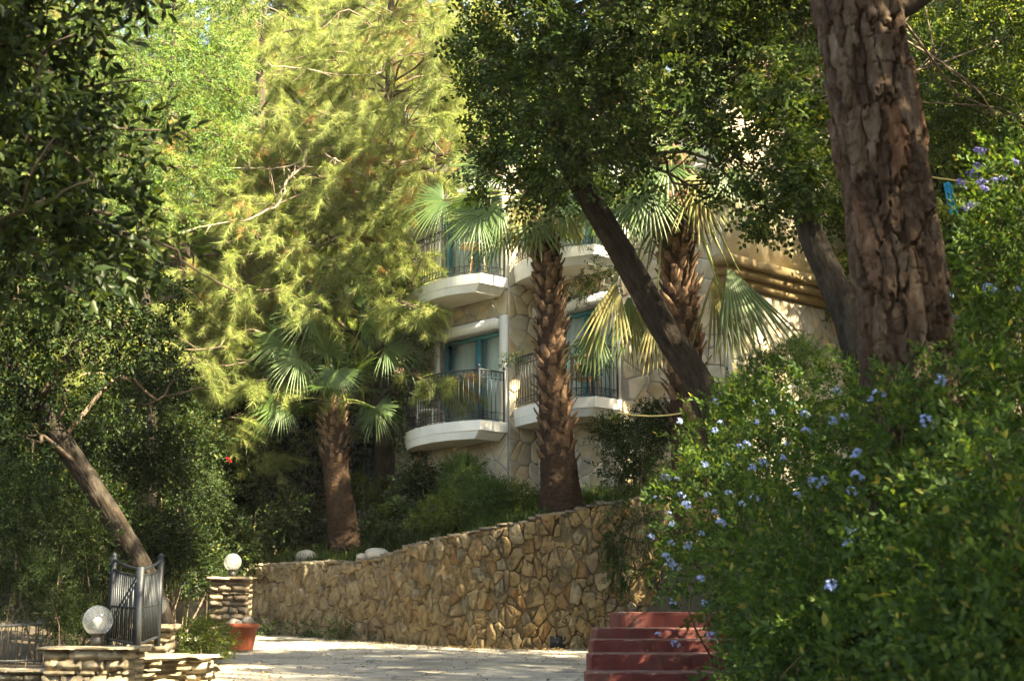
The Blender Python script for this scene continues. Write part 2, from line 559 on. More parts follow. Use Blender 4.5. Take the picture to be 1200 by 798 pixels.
def make_glass(name, tint, rough, mixf):
    m, nt, b = new_mat(name)
    b.inputs['Base Color'].default_value = (*tint, 1)
    b.inputs['Roughness'].default_value = rough
    b.inputs['IOR'].default_value = 1.45
    tr = nt.nodes.new('ShaderNodeBsdfTransparent')
    tr.inputs[0].default_value = (*tint, 1)
    gl = nt.nodes.new('ShaderNodeBsdfGlossy')
    gl.inputs['Roughness'].default_value = rough
    lw_ = nt.nodes.new('ShaderNodeLayerWeight')
    lw_.inputs[0].default_value = 0.5
    pw = nt.nodes.new('ShaderNodeMath')
    pw.operation = 'POWER'
    nt.links.new(lw_.outputs['Facing'], pw.inputs[0])
    pw.inputs[1].default_value = 4.0
    fr = nt.nodes.new('ShaderNodeMath')
    fr.operation = 'MULTIPLY_ADD'
    nt.links.new(pw.outputs[0], fr.inputs[0])
    fr.inputs[1].default_value = 0.8
    fr.inputs[2].default_value = 0.05
    ms = nt.nodes.new('ShaderNodeMixShader')
    nt.links.new(fr.outputs[0], ms.inputs[0])
    nt.links.new(tr.outputs[0], ms.inputs[1])
    nt.links.new(gl.outputs[0], ms.inputs[2])
    last = ms
    if mixf:
        df = nt.nodes.new('ShaderNodeBsdfDiffuse')
        df.inputs[0].default_value = (0.75, 0.77, 0.76, 1)
        tl = nt.nodes.new('ShaderNodeBsdfTranslucent')
        tl.inputs[0].default_value = (0.75, 0.77, 0.76, 1)
        ad = nt.nodes.new('ShaderNodeMixShader')
        ad.inputs[0].default_value = 0.5
        nt.links.new(df.outputs[0], ad.inputs[1])
        nt.links.new(tl.outputs[0], ad.inputs[2])
        m2 = nt.nodes.new('ShaderNodeMixShader')
        m2.inputs[0].default_value = mixf
        nt.links.new(ms.outputs[0], m2.inputs[1])
        nt.links.new(ad.outputs[0], m2.inputs[2])
        last = m2
    nt.links.new(last.outputs[0], nt.nodes['Material Output'].inputs[0])
    return m
M['glass'] = make_glass('window_glass', (0.9, 0.95, 0.95), 0.02, 0)
M['globe'] = make_glass('ribbed_globe_glass', (0.93, 0.95, 0.95), 0.12, 0.22)

# bark
def make_bark(name, stops, scale, stretch, bstr=0.6, bdist=0.02, plate=False, rough=0.92):
    m, nt, b = new_mat(name)
    n = noise_node(nt, scale, 7, 0.68, stretch=stretch)
    r = ramp(nt, stops)
    nt.links.new(n.outputs[0], r.inputs[0])
    c = r.outputs[0]
    if plate:                        # each bark plate has weathered to its own tone
        at = nt.nodes.new('ShaderNodeAttribute')
        at.attribute_name = 'plate'
        r2 = ramp(nt, [(0.0, (0.55, 0.48, 0.43)), (0.3, (0.95, 0.86, 0.76)), (0.55, (1.25, 1.22, 1.15)), (0.8, (0.8, 0.77, 0.75)), (0.93, (1.1, 1.0, .9)), (1.0, (1.35, 0.95, 0.7))])
        nt.links.new(at.outputs['Fac'], r2.inputs[0])
        c = mix_rgb(nt, c, r2.outputs[0], 1.0, 'MULTIPLY')
    nt.links.new(c, b.inputs['Base Color'])
    b.inputs['Roughness'].default_value = rough
    b.inputs['Specular IOR Level'].default_value = 0.15
    n2 = noise_node(nt, scale * 3.5, 8, 0.75, stretch=stretch)
    bump(nt, b, n2.outputs[0], bstr, bdist)
    return m
M['pinebark'] = make_bark('pine_bark', [(0.25, (0.034, 0.022, 0.015)), (0.45, (0.082, 0.057, 0.040)), (0.62, (0.145, 0.115, 0.090)), (0.8, (0.25, 0.215, 0.18))], 11, (1, 1, 0.3), 1.0, 0.03, True)
M['bark'] = make_bark('grey_brown_bark', [(0.25, (0.034, 0.027, 0.021)), (0.5, (0.068, 0.055, 0.044)), (0.75, (0.115, 0.098, 0.08))], 12, (1, 1, 0.3), 0.8, 0.02, True)
M['darkbark'] = make_bark('dark_bark', [(0.25, (0.018, 0.015, 0.012)), (0.5, (0.036, 0.031, 0.025)), (0.75, (0.066, 0.057, 0.048))], 12, (1, 1, 0.3), 0.8, 0.02, True)
M['twig'] = make_bark('twig_bark', [(0.3, (0.09, 0.065, 0.045)), (0.7, (0.17, 0.13, 0.095))], 20, (1, 1, 0.3), 0.4, 0.008)
M['deadwood'] = make_bark('bleached_dead_wood', [(0.3, (0.20, 0.155, 0.11)), (0.7, (0.36, 0.30, 0.23))], 20, (1, 1, 0.3), 0.4, 0.008)
M['palmtrunk'] = make_bark('palm_trunk_fibre', [(0.25, (0.022, 0.013, 0.008)), (0.5, (0.050, 0.030, 0.018)), (0.75, (0.095, 0.062, 0.038))], 14, (1, 1, 1.6), 0.9, 0.03)
M['palmboot'] = make_bark('palm_leaf_base', [(0.25, (0.075, 0.042, 0.025)), (0.5, (0.155, 0.095, 0.058)), (0.75, (0.33, 0.235, 0.155))], 9, (1, 1, 0.6), 0.6, 0.02)

# foliage (needle and woodland tones lifted for sun glow, thicket tones lowered for shade)
M['carob'] = mat_leaf('carob_leaf', (0.024, 0.048, 0.014), (0.046, 0.080, 0.022), (0.095, 0.135, 0.036), 0.36, odd=(0.17, 0.18, 0.045))
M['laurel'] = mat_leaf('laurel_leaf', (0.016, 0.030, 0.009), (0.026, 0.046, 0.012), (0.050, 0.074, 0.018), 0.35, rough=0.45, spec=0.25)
M['pale'] = mat_leaf('pale_leaf', (0.065, 0.125, 0.045), (0.10, 0.175, 0.058), (0.16, 0.23, 0.075), 0.5)
M['wood_leaf'] = mat_leaf('woodland_leaf', (0.050, 0.085, 0.020), (0.095, 0.140, 0.032), (0.19, 0.22, 0.055), 0.48)
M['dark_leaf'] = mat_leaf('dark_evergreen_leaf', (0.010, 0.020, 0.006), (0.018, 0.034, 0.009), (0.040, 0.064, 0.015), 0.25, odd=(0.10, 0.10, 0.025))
M['needle'] = mat_leaf('pine_needle', (0.12, 0.17, 0.05), (0.21, 0.26, 0.088), (0.36, 0.38, 0.17), 0.5, (1.4, 1.4, 0.95), odd=(0.32, 0.22, 0.11))
M['needle_dry'] = mat_leaf('dry_pine_needle', (0.20, 0.11, 0.045), (0.27, 0.17, 0.07), (0.32, 0.22, 0.10), 0.35)
M['plumbago'] = mat_leaf('plumbago_leaf', (0.028, 0.060, 0.015), (0.048, 0.094, 0.021), (0.098, 0.150, 0.032), 0.42, odd=(0.19, 0.19, 0.05))
M['oleander'] = mat_leaf('oleander_leaf', (0.035, 0.070, 0.024), (0.060, 0.112, 0.034), (0.12, 0.175, 0.05), 0.33)
M['ivy'] = mat_leaf('ivy_leaf', (0.026, 0.055, 0.018), (0.045, 0.085, 0.024), (0.085, 0.125, 0.035), 0.28)
M['grass'] = mat_leaf('grass_blade', (0.040, 0.080, 0.018), (0.070, 0.120, 0.026), (0.13, 0.16, 0.05), 0.40, odd=(0.26, 0.21, 0.09))
M['palm_leaf'] = mat_leaf('palm_leaf_green', (0.050, 0.100, 0.032), (0.075, 0.135, 0.040), (0.11, 0.17, 0.05), 0.42, rough=0.42, spec=0.45)
M['palm_old'] = mat_leaf('palm_leaf_drying', (0.12, 0.13, 0.05), (0.17, 0.165, 0.07), (0.24, 0.20, 0.09), 0.35)
M['petiole'] = mat_noise('palm_petiole', [(0.3, (0.14, 0.17, 0.045)), (0.7, (0.22, 0.24, 0.07))], 8, 0.5, 40, 0.1, 0.004)
M['flower'] = mat_leaf('pale_blue_petal', (0.27, 0.36, 0.80), (0.36, 0.46, 0.86), (0.48, 0.56, 0.90), 0.35, (1.0, 1.0, 1.0))
M['violet'] = mat_leaf('violet_petal', (0.22, 0.20, 0.62), (0.30, 0.28, 0.72), (0.42, 0.40, 0.82), 0.35, (1.0, 1.0, 1.0))
M['redflower'] = mat_leaf('red_petal', (0.45, 0.02, 0.02), (0.55, 0.03, 0.03), (0.6, 0.05, 0.04), 0.3, (1.0, 0.6, 0.6))
M['litter'] = mat_leaf('fallen_leaf', (0.16, 0.10, 0.045), (0.24, 0.165, 0.075), (0.34, 0.26, 0.13), 0.15)

# ------------------------------------------------------------------ terrain
WALL = np.array([(-9.0, 32.6), (-6.6, 30.2), (-5.33, 29.2), (-3.16, 27.3), (-0.63, 24.9), (1.34, 24.6), (2.75, 24.3), (3.3, 24.25)])
_tops = [pt(250, 672, 30.0), pt(305, 663, 29.1), pt(373, 660, 28.2), pt(420, 659, 27.0), pt(445, 654, 26.6), pt(513, 632, 25.5), pt(558, 624, 24.9), pt(629, 608, 24.7), pt(707, 591, 24.6), pt(761, 584, 24.3)]
TOPX = [p[0] for p in _tops]
TOPZ = [p[2] for p in _tops]

def road_z(y):
    y = np.asarray(y, float)
    return -1.02 + 0.0408 * np.minimum(y, 30) + 0.03 * np.maximum(y - 30, 0)

def wall_y(x):
    return np.interp(x, WALL[:, 0], WALL[:, 1]) + np.maximum(-9.0 - x, 0) * 0.9

def wall_top(x):
    return np.interp(x, TOPX, TOPZ)

def ground_z(x, y):
    x = np.asarray(x, float)
    y = np.asarray(y, float)
    z = road_z(y) + 0.06 * np.maximum(-7.5 - x, 0)
    d = y - wall_y(x)
    up = wall_top(x) - road_z(y)
    bank = road_z(y) + (up - 0.03) * sstep(0.12, 0.5, d) + 0.17 * np.clip(d - 0.5, 0, 7)
    hill = 0.33 * np.clip(y - 37, 0, 55) + 0.22 * np.clip(-x - 9, 0, 60) * sstep(24, 40, y)
    xs_ = x - np.clip(12.5 - y, 0, 6) * 0.17
    right = road_z(np.minimum(y, 24)) + sstep(1.55, 3.3, xs_) * 1.9 + 0.36 * np.clip(xs_ - 3.3, 0, 40)
    right = np.where(y < 24.2, right, right * (1 - sstep(24.2, 27, y)) + np.maximum(right, bank) * sstep(24.2, 27, y))
    z = np.maximum(z, np.where(x < 3.2, bank, np.maximum(bank, right)))
    z = np.maximum(z, np.where(y < 24.2, right, z))
    return z + np.maximum(hill, 0)

def ground_mesh():
    def axis(lo, f0, f1, hi, step):
        a = list(np.arange(f0, f1 + 1e-6, step))
        g, s = [], step
        v = f1
        while v < hi:
            s *= 1.35
            v += s
            g.append(v)
        h, s, v = [], step, f0
        while v > lo:
            s *= 1.35
            v -= s
            h.append(v)
        return np.array(h[::-1] + a + g)
    X = axis(-600, -11, 7, 600, 0.22)
    Y = axis(-400, 3, 36, 800, 0.22)
    gx, gy = np.meshgrid(X, Y)
    z = ground_z(gx.ravel(), gy.ravel())
    p = np.stack([gx.ravel(), gy.ravel(), np.zeros(gx.size)], 1)
    d = gy.ravel() - wall_y(gx.ravel())
    rough = np.where((d > 0.6) | (gx.ravel() > 3.0), 0.18, 0.0)
    z = z + rough * (fbm(p * 0.7, 3) - 0.5)
    V = np.stack([gx.ravel(), gy.ravel(), z], 1)
    ny, nx = gx.shape
    i, j = np.meshgrid(np.arange(ny - 1), np.arange(nx - 1), indexing='ij')
    q = np.stack([i * nx + j, i * nx + j + 1, (i + 1) * nx + j + 1, (i + 1) * nx + j], -1).reshape(-1, 4)
    return mesh_np('ground', V, [q], M['soil'], True)
struct('ground', ground_mesh())

def road_mesh():
    Y = np.arange(1.0, 33.01, 0.25)
    us = np.linspace(0, 1, 45)
    V = []
    for y in Y:
        xl = np.interp(y, [1, 12, 15.5, 17, 20, 23, 26, 30, 33], [-2.6, -3.1, -3.75, -4.2, -4.6, -5.6, -7.2, -8.2, -9.6])
        xr = 1.9 if y < 24 else np.interp(y, [24, 24.45, 24.75, 27.15, 29.05, 30.05, 32.6, 33.5], [1.9, 2.1, -0.45, -3.0, -5.18, -6.45, -8.9, -9.3])
        xl = min(xl, xr - 0.02)
        for u in us:
            x = xl + (xr - xl) * u
            V.append((x, y, road_z(y) + 0.02 + 0.012 * math.sin(x * 1.3 + y * 0.7)))
    n, m = len(Y), len(us)
    i, j = np.meshgrid(np.arange(n - 1), np.arange(m - 1), indexing='ij')
    q = np.stack([i * m + j, i * m + j + 1, (i + 1) * m + j + 1, (i + 1) * m + j], -1).reshape(-1, 4)
    return mesh_np('road', np.array(V), [q], M['concrete'], True)
struct('road', road_mesh())

# ------------------------------------------------------------------ stones
def clip_poly(poly, p, nrm):
    out = []
    k = len(poly)
    dd = [(q[0] - p[0]) * nrm[0] + (q[1] - p[1]) * nrm[1] for q in poly]
    for i in range(k):
        a, b = poly[i], poly[(i + 1) % k]
        da, db = dd[i], dd[(i + 1) % k]
        if da <= 0:
            out.append(a)
        if (da < 0 < db) or (db < 0 < da):
            t = da / (da - db)
            out.append((a[0] + (b[0] - a[0]) * t, a[1] + (b[1] - a[1]) * t))
    return out

def voronoi(rect, cell, aspect=1.0, rnd=None, jitter=0.8, drop=0.0, vary=0.0):
    """Irregular polygons filling rect (x0,z0,x1,z1); aspect>1: taller than wide."""
    rnd = rnd or random
    x0, z0, x1, z1 = rect
    cw, ch = cell / math.sqrt(aspect), cell * math.sqrt(aspect)
    nx, nz = max(1, round((x1 - x0) / cw)), max(1, round((z1 - z0) / ch))
    cw, ch = (x1 - x0) / nx, (z1 - z0) / nz
    S = []
    for i in range(nx):
        off = rnd.uniform(-0.5, 0.5) * ch
        for j in range(nz):
            S.append((x0 + (i + .5 + rnd.uniform(-.5, .5) * jitter) * cw, min(z1 - .02, max(z0 + .02, z0 + (j + .5 + rnd.uniform(-.5, .5) * jitter) * ch + off * 0.6))))
    S = [s for s in S if rnd.random() > drop]
    S = np.array(S)
    sc_ = np.array((1.0, cw / ch))
    wt = np.array([(rnd.random() ** 2) * (cw * vary) ** 2 for _ in range(len(S))])
    cells = []
    for k in range(len(S)):
        d = np.sum(((S - S[k]) * sc_) ** 2, 1)
        order = np.argsort(d)[1:22]
        poly = [(x0, z0), (x1, z0), (x1, z1), (x0, z1)]
        for o in order:
            dd2 = max(1e-6, float(np.sum(((S[o] - S[k]) * sc_) ** 2)))
            mid = S[k] + (S[o] - S[k]) * min(.85, max(.15, .5 + (wt[k] - wt[o]) / (2 * dd2)))
            nrm = (S[o] - S[k]) * sc_ ** 2
            poly = clip_poly(poly, mid, nrm)
            if len(poly) < 3:
                break
        if len(poly) >= 3:
            cells.append(np.array(poly))
    return cells

def stone_vf(poly, joint, depth, rnd, lumpy=1.0, sub=2):
    """Stone from a 2-D outline: local x,z in the wall plane, y = out of the wall."""
    c = poly.mean(0)
    ring = []
    k = len(poly)
    for i in range(k):
        a, b = poly[i], poly[(i + 1) % k]
        L = np.linalg.norm(b - a)
        m = 1 if L < 0.06 else sub
        for s in range(m):
            ring.append(a + (b - a) * s / m)
    ring = np.array(ring)
    if lumpy > .6:
        ring = ring + np.array([[rnd.uniform(-.009, .009), rnd.uniform(-.009, .009)] for _ in ring])
    # shrink by the joint, cut the corners, roughen
    r = ring - c
    L = np.linalg.norm(r, axis=1, keepdims=True)
    L = np.maximum(L, 1e-4)
    rn = r / L
    sm = (np.roll(r, 1, 0) + 2 * r + np.roll(r, -1, 0)) / 4
    r = 0.72 * r + 0.28 * sm
    L = np.linalg.norm(r, axis=1, keepdims=True)
    jit = np.array([rnd.uniform(-1, 1) for _ in range(len(r))])[:, None]
    r = rn * np.maximum(L - joint * (1 + 0.8 * jit) - 0.05 * lumpy * L * np.maximum(jit, 0), 0.25 * L)
    n = len(r)
    d = depth * (rnd.uniform(0.35, 1.35) if lumpy > .6 else rnd.uniform(.7, 1.2))
    tilt = (rnd.uniform(-.18, .18) * lumpy, rnd.uniform(-.18, .18) * lumpy)
    def lay(f, y, j):
        q = r * f
        yy = np.array([y + tilt[0] * v[0] + tilt[1] * v[1] + rnd.uniform(-j, j) for v in q])
        return np.stack([q[:, 0], yy, q[:, 1]], 1)
    V = np.concatenate([lay(1.0, -0.04, 0), lay(0.985, d * 0.72, depth * 0.16 * lumpy), lay(0.86, d * 1.0, depth * 0.22 * lumpy), lay(0.42, d * 1.04, depth * 0.24 * lumpy), [[0, d * rnd.uniform(.9, 1.15), 0]]])
    q = []
    for k2 in range(3):
        for j in range(n):
            q.append((k2 * n + j, k2 * n + (j + 1) % n, (k2 + 1) * n + (j + 1) % n, (k2 + 1) * n + j))
    t = [(3 * n + j, 3 * n + (j + 1) % n, 4 * n) for j in range(n)]
    return c, V, np.array(q), np.array(t)

def rough_block(seed, mat, sx=1.0, lump=0.10):
    """Roughly split slab in a unit cube (44 triangles)."""
    r = np.random.RandomState(seed)
    g = np.array([-.5, -.16, .18, .5])
    xs, ys, zs = g, np.array([-.5, 0, .5]), np.array([-.5, .5])
    idx, V = {}, []
    for i, x in enumerate(xs):
        for j, y in enumerate(ys):
            for k, z in enumerate(zs):
                if 0 < i < 3 and j == 1 and False:
                    continue
                idx[i, j, k] = len(V)
                V.append((x, y, z))
    V = np.array(V)
    V += r.uniform(-1, 1, V.shape) * np.array((lump * 0.7, lump, lump * 1.5))
    V[:, :2] *= 1.0 - 0.05 * r.rand(len(V))[:, None]
    q = []
    for k, flip in ((0, True), (1, False)):
        for i in range(3):
            for j in range(2):
                f = [idx[i, j, k], idx[i + 1, j, k], idx[i + 1, j + 1, k], idx[i, j + 1, k]]
                q.append(f[::-1] if flip else f)
    for i in range(3):
        q.append([idx[i, 0, 0], idx[i + 1, 0, 0], idx[i + 1, 0, 1], idx[i, 0, 1]])
        q.append([idx[i + 1, 2, 0], idx[i, 2, 0], idx[i, 2, 1], idx[i + 1, 2, 1]])
    for j in range(2):
        q.append([idx[0, j + 1, 0], idx[0, j, 0], idx[0, j, 1], idx[0, j + 1, 1]])
        q.append([idx[3, j, 0], idx[3, j + 1, 0], idx[3, j + 1, 1], idx[3, j, 1]])
    return mesh_np('stone', V, [np.array(q)], mat)
SLABS = [rough_block(k, M['flagstone']) for k in range(7)]
DSLABS = [rough_block(20 + k, M['darkstone']) for k in range(5)]

def boulder_mesh(seed, mat, lump=0.35):
    r = np.random.RandomState(seed)
    nu, nv = 10, 7
    V = [(0, 0, -1)]
    for i in range(1, nv):
        a = -math.pi / 2 + math.pi * i / nv
        for j in range(nu):
            b = 2 * math.pi * j / nu
            V.append((math.cos(a) * math.cos(b), math.cos(a) * math.sin(b), math.sin(a)))
    V.append((0, 0, 1))
    V = np.array(V)
    V = np.sign(V) * np.abs(V) ** 0.8
    V *= (1 + lump * (fbm(V * 1.6 + seed * 7.3, seed) - 0.5) * 2 + r.uniform(-.04, .04, len(V)))[:, None]
    q, t = [], []
    for i in range(nv - 2):
        for j in range(nu):
            q.append((1 + i * nu + j, 1 + i * nu + (j + 1) % nu, 1 + (i + 1) * nu + (j + 1) % nu, 1 + (i + 1) * nu + j))
    last = len(V) - 1
    for j in range(nu):
        t.append((0, 1 + (j + 1) % nu, 1 + j))
        t.append((last, 1 + (nv - 2) * nu + j, 1 + (nv - 2) * nu + (j + 1) % nu))
    return mesh_np('boulder', V, [np.array(q), np.array(t)], mat)

# ------------------------------------------------------------------ retaining wall
wp = smooth_path(WALL[:7], 90)
wl = np.concatenate([[0], np.cumsum(np.linalg.norm(np.diff(wp, axis=0), axis=1))])
def wall_at(s):
    x = np.interp(s, wl, wp[:, 0])
    y = np.interp(s, wl, wp[:, 1])
    e = 0.15
    tx = np.interp(s + e, wl, wp[:, 0]) - np.interp(s - e, wl, wp[:, 0])
    ty = np.interp(s + e, wl, wp[:, 1]) - np.interp(s - e, wl, wp[:, 1])
    t = unit(np.array((tx, ty, 0.0)))
    return np.array((x, y, 0.0)), t, np.array((t[1], -t[0], 0.0))       # out of the wall = towards the road
rw = thing('retaining_wall', 'long curved rubble stone retaining wall rising along the driveway', 'wall', (-0.6, 24.9, 0.0))
core = []
ss = np.linspace(0, wl[-1], 80)
for s in ss:
    p, t, n = wall_at(s)
    z0, z1 = road_z(p[1]) - 0.3, wall_top(p[0]) - 0.02
    pf = p + n * (.028 + .012 * math.sin(s * 7.3))
    core += [pf + (0, 0, z0), pf + (0, 0, z1), p - n * 0.55 + (0, 0, z1 + 0.02), p - n * 0.55 + (0, 0, z0)]
q = []
for i in range(len(ss) - 1):
    for k in range(4):
        a, b = i * 4 + k, i * 4 + (k + 1) % 4
        q.append((a, a + 4, b + 4, b))
e = (len(ss) - 1) * 4
q += [(0, 1, 2, 3), (e + 3, e + 2, e + 1, e)]
part('wall_core', mesh_np('wall_core', np.array(core), [np.array(q)], M['mortar_dark']), rw)
rs = random.Random(3)
s0 = np.interp(-6.9, wp[:, 0], wl)
def wall_cells():
    out = []
    rect = (s0, -0.02, wl[-1], 2.9)
    for c in voronoi(rect, 0.158, 1.45, rs, 1.4, .24, 1.3):
        cc = c.mean(0)
        p, t, n = wall_at(cc[0])
        top = wall_top(p[0]) - road_z(p[1]) - 0.0
        if c[:, 1].min() > top - 0.10:
            continue
        c = np.array(clip_poly([tuple(v) for v in c], (0, top + 0.03 * math.sin(cc[0] * 9)), (0, 1)))
        if len(c) >= 3:
            out.append(c)
    return out
wcells = wall_cells()
# the stones that show largest are parts; anything beyond 300 joins one mass
def seen_size(c):
    p, t, n = wall_at(c.mean(0)[0])
    x, z = c[:, 0], c[:, 1]
    a = 0.5 * abs(np.dot(x, np.roll(z, 1)) - np.dot(z, np.roll(x, 1)))
    return a / p[1] ** 2
wcells.sort(key=seen_size, reverse=True)
rest = MB()
for k, c in enumerate(wcells):
    cc, V, qd, tr = stone_vf(c, 0.002, 0.085, rs, 1.5, 3)
    p, t, n = wall_at(cc[0])
    loc = (p[0], p[1], road_z(p[1]) + cc[1])
    if k < 300:
        part('stone', mesh_np('stone', V, [qd, tr], M['rubble']), rw, basis(loc, t, n, (0, 0, 1)))
    else:
        rest.add(V[:, :1] * t + V[:, 1:2] * n + V[:, 2:3] * np.array((0, 0, 1.0)) + np.array(loc), qd, tr)
if rest.n:
    o = part('small_stones', rest.mesh('small_stones', M['rubble']), rw)
    o['kind'] = 'stuff'
# rough coping stones laid along the top
for s in np.arange(s0 + 0.1, wl[-1], 0.17):
    p, t, n = wall_at(s)
    me = SLABS[rs.randrange(7)] if p[0] < -3.5 else DSLABS[rs.randrange(5)]
    ln = rs.uniform(0.14, 0.24)
    part('coping_stone', me, rw, basis((p[0] - n[0] * 0.12, p[1] - n[1] * 0.12, wall_top(p[0]) + rs.uniform(-0.02, 0.02)), np.array(t) * ln, np.array(n) * rs.uniform(.3, .4), np.array((0, 0, 1)) * rs.uniform(.05, .1)))
# a small dark drain mouth at the foot of the wall
pd, td, nd = wall_at(np.interp(0.78, wp[:, 0], wl))
mb = MB()
mb.box((-.13, -.06, 0), (.13, .105, .2))
part('drain_mouth', mb.mesh('drain_mouth', M['black']), rw, basis((pd[0], pd[1], road_z(pd[1]) + 0.03), td, nd, (0, 0, 1)))
# loose boulders on top of the wall
for k, (px, py, D, s, lab) in enumerate([(442, 653, 26.9, 0.17, 'pale sunlit boulder on the wall top beside the smaller palm'), (427, 658, 27.1, 0.13, 'smaller rounded boulder next to the pale boulder on the wall'), (360, 655, 29.0, 0.22, 'grey boulder at the foot of the smaller palm')]):
    p = pt(px, py, D)
    p[2] = ground_z(p[0], p[1]) + s * 0.45 if k == 2 else wall_top(p[0]) + s * 0.5
    o = link('boulder', boulder_mesh(k + 1, M['boulder']))
    o.matrix_basis = trs(p, (0.2 * k, 0.1, k * 1.1), (s * 1.35, s, s * 0.75))
    tag(o, lab, 'boulder', 'boulders along the wall top')

# ------------------------------------------------------------------ house
UB = R(42)
U = np.array((-math.sin(UB), math.cos(UB), 0.0))       # along the facade, away to the left
N = np.array((-math.cos(UB), -math.sin(UB), 0.0))      # out of the facade
Zv = np.array((0, 0, 1.0))
def hm(W):
    return (np.stack([U, N, Zv], 1), np.array((W[0], W[1], 0.0)))
def hp(W, a, b, z):
    return np.array((W[0], W[1], 0)) + U * a + N * b + Zv * z
W1 = (-0.068, 28.0)
W2 = (2.132, 26.8)
W3 = (3.98, 25.75)
BOW = np.array([(0.0, .02), (0.0, .75), (.5, .93), (1.0, 1.0), (1.5, .95), (2.1, .80), (2.6, .58), (3.0, .32), (3.3, .02)])
house = thing('house', 'white and stone house with curved iron balconies and teal doors', 'house', (W1[0], W1[1], 2.6))
FLOOR1 = {1: 4.34, 2: 4.62, 3: 4.75}
STOREY = 2.97
DOOR = (0.22, 2.2, 1.96)
ZB = 1.6

def bow_front(n=40):
    c = smooth_path(BOW[1:], n)
    return c

def bay(k, W, width, doors=True):
    zf = FLOOR1[k]
    zt = zf + 2 * STOREY
    Mh = hm(W)
    d0, d1, dh = DOOR
    wall = MB()
    stones = []
    rnd = random.Random(40 + k)
    rects = []
    if doors:
        lev = [zf, zf + STOREY]
        wall.box((0, -.32, ZB), (width, 0, zf), Mh)
        for z in lev:
            wall.box((0, -.32, z), (d0, 0, z + dh), Mh)
            wall.box((d1, -.32, z), (width, 0, z + dh), Mh)
            wall.box((0, -.32, z + dh), (width, 0, z + STOREY), Mh)
            rects += [(d1 + .16, z - .02, width, z + dh + .22), (0.03, z + dh + .27, width, z + STOREY - .22)]
        rects += [(0.03, ZB + .6, width, zf - .2)]
    else:
        wall.box((0, -.32, ZB), (width, 0, zt), Mh)
        rects += [(0.02, ZB + .6, width, zt)]
    part('wall', wall.mesh('wall', M['mortar']), house)
    for rc in rects:
        if rc[2] - rc[0] < 0.15 or rc[3] - rc[1] < 0.1:
            continue
        for c in voronoi(rc, 0.33, 0.85, rnd, 1.2, .12):
            cc, V, qd, tr = stone_vf(c, 0.008, 0.016, rnd, 0.35, 2)
            part('cladding_stone', mesh_np('cladding_stone', V, [qd, tr], M['clad']), house, basis(hp(W, cc[0], 0, cc[1]), U, N, Zv))
    if not doors:
        return
    # corner pilaster and trims
    t = MB()
    t.box((-0.003, -.95, ZB), (0.02, .002, zt), Mh)
    part('corner_edge', t.mesh('corner_edge', M['mortar']), house)
    for z in lev:
        t = MB()
        t.box((d0 + .001, 0.002, z + dh), (d1 + .34, .20, z + dh + .20), Mh)
        t.box((d1, -.3, z), (d1 + .16, .035, z + dh), Mh)
        t.box((0.03, -.3, z), (d0 - .001, .06, z + dh + .26), Mh)
        part('door_surround', t.mesh('door_surround', M['white']), house)
        dr = MB()
        fr = 0.075
        b0, b1 = -.22, -.13
        dr.box((d0, b0, z), (d0 + fr, b1, z + dh), Mh)
        dr.box((d1 - fr, b0, z), (d1, b1, z + dh), Mh)
        dr.box((d0 + fr, b0, z + dh - .085), (d1 - fr, b1, z + dh), Mh)
        mid = (d0 + d1) / 2 - .12
        dr.box((mid - .06, b0 - .0, z), (mid + .06, b1 + .025, z + dh - .086), Mh)
        dr.box((d0 + fr, b0, z), (mid - .06, b1, z + .12), Mh)
        dr.box((mid + .06, b0, z), (d1 - fr, b1, z + .12), Mh)
        door = part('balcony_door', dr.mesh('balcony_door', M['teal']), house)
        for a0, a1 in ((d0 + fr, mid - .06), (mid + .06, d1 - fr)):
            g = MB()
            g.box((a0, -.185, z + .12), (a1, -.178, z + dh - .085), Mh)
            part('pane', g.mesh('pane', M['glass']), door)
            # curtain with folds
            na = 60
            aa = np.linspace(a0 - .03, a1 + .03, na)
            ph = rnd.uniform(0, 6)
            bb = -.27 + .022 * np.sin(aa * 34 + ph + 1.5 * np.sin(aa * 7 + ph)) + .008 * np.sin(aa * 90)
            P = np.concatenate([np.stack([aa, bb * 1.0, np.full(na, z + .02)], 1), np.stack([aa, bb * .96 - .01, np.full(na, z + dh)], 1)])
            P = P @ Mh[0].T + Mh[1]
            i = np.arange(na - 1)
            part('curtain', mesh_np('curtain', P, [np.stack([i, i + 1, na + i + 1, na + i], 1)], M['curtain'], True), door)
        # slab with bowed front
        cv = np.concatenate([[BOW[0]], bow_front(), ])
        cv[-1] = (3.3, .02)
        nn = len(cv)
        lay = []
        ctr = cv.mean(0)
        for f, dz in ((1.0, 0.0), (1.0, -.20), (0.965, -.215), (0.90, -.36)):
            p2 = ctr + (cv - ctr) * f
            p2[:, 1] = np.maximum(p2[:, 1], .004)
            lay.append(np.stack([p2[:, 0], p2[:, 1], np.full(nn, z + dz)], 1))
        V = np.concatenate(lay) @ Mh[0].T + Mh[1]
        q = []
        for l in range(3):
            for j in range(nn):
                q.append((l * nn + j, (l + 1) * nn + j, (l + 1) * nn + (j + 1) % nn, l * nn + (j + 1) % nn))
        me = bpy.data.meshes.new('balcony')
        me.from_pydata([tuple(v) for v in V], [], q + [tuple(range(nn)), tuple(range(4 * nn - 1, 3 * nn - 1, -1))])
        me.materials.append(M['white'])
        me.materials.append(M['soffit'])
        me.polygons[len(me.polygons) - 1].material_index = 1
        part('balcony', me, house)
        railing(W, z, rnd)

